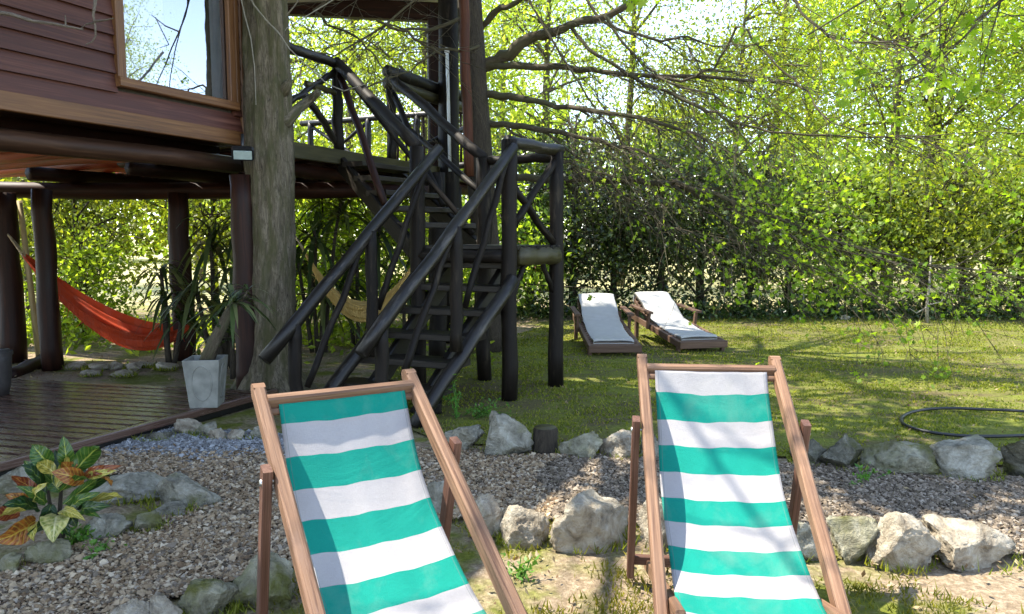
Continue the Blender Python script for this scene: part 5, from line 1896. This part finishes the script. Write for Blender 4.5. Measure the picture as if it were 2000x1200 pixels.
def deckchair(label, x, y, yaw, first, seed):
    o = thing('deck_chair', label, 'deck chair', (0, 0, 0), 'striped deck chairs in the foreground')
    H0 = .965
    fw = lambda m: np.array((0, -m * math.cos(SL), H0 - m * math.sin(SL)))
    nrm_ = V(0, -math.sin(SL), math.cos(SL))
    Lr = (H0 - .0) / math.sin(SL)
    lean = V(0, 0, 0)
    for s in (-1, 1):
        X_ = V(s * CW / 2, 0, 0)
        mb_ = MB()
        # rail with a rounded head
        mb_.beam(fw(.03) + X_, fw(Lr) + X_, .042, .06, up=nrm_, ch=.16)
        c0_ = fw(.03) + X_
        hd = []
        for a_ in np.linspace(0, math.pi, 9):
            hd.append(c0_ + nrm_ * .030 * math.cos(a_) + (fw(0) - fw(.03)) / .03 * .044 * math.sin(a_))
        hv = [p_ + V(sx * .0205, 0, 0) for sx in (-1, 1) for p_ in hd]
        hf = [[i, i + 1, 9 + i + 1, 9 + i] for i in range(8)]
        mb_.add(hv, [np.array(hf), np.array([list(range(9))[::-1]]), np.array([list(range(9, 18))])], 0, [(0, p_[1] * 1, p_[2]) for p_ in hv])
        rail = obj('side_rail', mb_, M['chair'], o, smooth=False)
        # prop leg hinged outside the rail
        Xp = V(s * (CW / 2 + .044), 0, 0)
        pv = fw(.40) + V(0, 0, -.01)
        ft = V(0, -.13, .03)
        mb_ = MB()
        mb_.beam(pv + Xp + unit(pv - ft) * .05, ft + Xp, .03, .05, up=(0, 1, 0), ch=.12)
        leg = obj('prop_leg', mb_, M['chair_dark'], o, smooth=False)
        mb_ = MB()
        mb_.tube([pv + V(s * (CW / 2 + .064), 0, 0), pv + V(s * (CW / 2 + .056), 0, 0)], [.010, .013], 10)
        mb_.tube([pv + V(s * (CW / 2 + .058), 0, 0), pv + V(s * (CW / 2 - .02), 0, 0)], .004, 8)
        obj('hinge_bolt', mb_, M['metal'], leg)
        # seat frame rail, resting on the ground behind
        Xs = V(s * (CW / 2 - .04), 0, 0)
        mb_ = MB()
        mb_.beam(V(0, -.0, .032) + Xs, V(0, -1.12, .36) + Xs, .03, .055, ch=.12)
        obj('seat_rail', mb_, M['chair'], o, smooth=False)
    mb_ = MB()
    a_ = fw(.085) + nrm_ * .012
    mb_.beam(a_ - V(CW / 2 - .016, 0, 0), a_ + V(CW / 2 - .016, 0, 0), .034, .05, up=(0, -.45, .9), ch=.2)
    obj('top_rail', mb_, M['chair'], o, smooth=False)
    mb_ = MB()
    cbar = fw(.112) - nrm_ * .012 if first else fw(.115) - nrm_ * .0
    mb_.tube([cbar - V(CW / 2 - .016, 0, 0), cbar + V(CW / 2 - .016, 0, 0)], .0135, 12)
    obj('canvas_bar', mb_, M['chair'], o, smooth=False)
    for y_, z_, nm in ((-.13, .10, 'prop_bar'), (-.02, .045, 'rear_bar')):
        mb_ = MB()
        w_ = CW / 2 + (.03 if nm == 'prop_bar' else -.05)
        mb_.beam((-w_, y_, z_), (w_, y_, z_), .03, .04, ch=.15)
        obj(nm, mb_, M['chair_dark'], o, smooth=False)
    # canvas
    ds, sl_ = .0075, .118
    st_ = cbar + nrm_ * .024 + (fw(0) - fw(1)) * .010
    fy, fz = -st_[1], st_[2]
    n_ = 178
    line = []
    ud_ = fw(0) - fw(1)
    for a_ in (-1.7, -1.2, -.7, -.2, .25):
        p_ = cbar + nrm_ * .027 * math.cos(1.0 - a_) + ud_ * .027 * math.sin(1.0 - a_)
        line.append((-p_[1], p_[2]))
    n_ += 5
    for i in range(n_ - 4):
        line.append((fy, fz))
        s_ = i * ds
        ph_ = math.radians(67 - 60 * min(1.6, s_ / 1.03))
        fy += math.cos(ph_) * ds
        fz -= math.sin(ph_) * ds
    nv = 33
    rg_ = np.random.default_rng(seed)
    q1 = rg_.uniform(0, 6, 5)
    g_ = np.zeros((n_ + 1, nv, 3))
    gc_ = np.zeros((n_ + 1, nv, 3))
    for i, (y_, z_) in enumerate(line):
        s_ = i * ds
        amt = min(1, s_ / .12)
        for j, v_ in enumerate(np.linspace(-1, 1, nv)):
            wr = amt * (.0022 * math.sin(v_ * 7 + q1[0] + s_ * 3) + .0012 * math.sin(v_ * 15 + q1[1] - s_ * 5) + .0014 * math.sin(s_ * 9 + v_ * 2.5 + q1[2]))
            sag = -.010 * amt * (1 - v_ * v_)
            g_[i, j] = (v_ * .232 + .002 * math.sin(s_ * 11 + q1[3]), -y_, z_ + sag + wr)
            gc_[i, j] = (s_, v_ * .232, seed)
    mats_, k0 = [], 0
    for i in range(n_):
        s_ = i * ds
        off = .066 + 5 * ds if first else .085 + 5 * ds        # length of the first, cut stripe
        idx = 0 if s_ < off else 1 + int((s_ - off) / sl_)
        teal = (idx % 2 == 0) if first else (idx % 2 == 1)
        mats_ += [0 if teal else 1] * (nv - 1)
    mb_ = MB()
    mb_.grid(g_, np.array(mats_), gc_)
    cv = obj('canvas', mb_, [M['teal'], M['white']], o)
    so = cv.modifiers.new('thickness', 'SOLIDIFY')
    so.thickness = .002
    mb_ = MB()
    e_ = line[-1]
    mb_.beam((-CW / 2 + .02, -e_[0], e_[1] - .01), (CW / 2 - .02, -e_[0], e_[1] - .01), .03, .03)
    obj('front_bar', mb_, M['chair'], o, smooth=False)
    o.location = (x, y, 0)
    o.rotation_euler.z = yaw
    return o


deckchair('green and white striped wooden deck chair on the left, turned to face right', -.653, 2.721, .518, True, 4)
deckchair('green and white striped wooden deck chair on the right, facing the viewer', .852, 3.203, -.0965, False, 9)
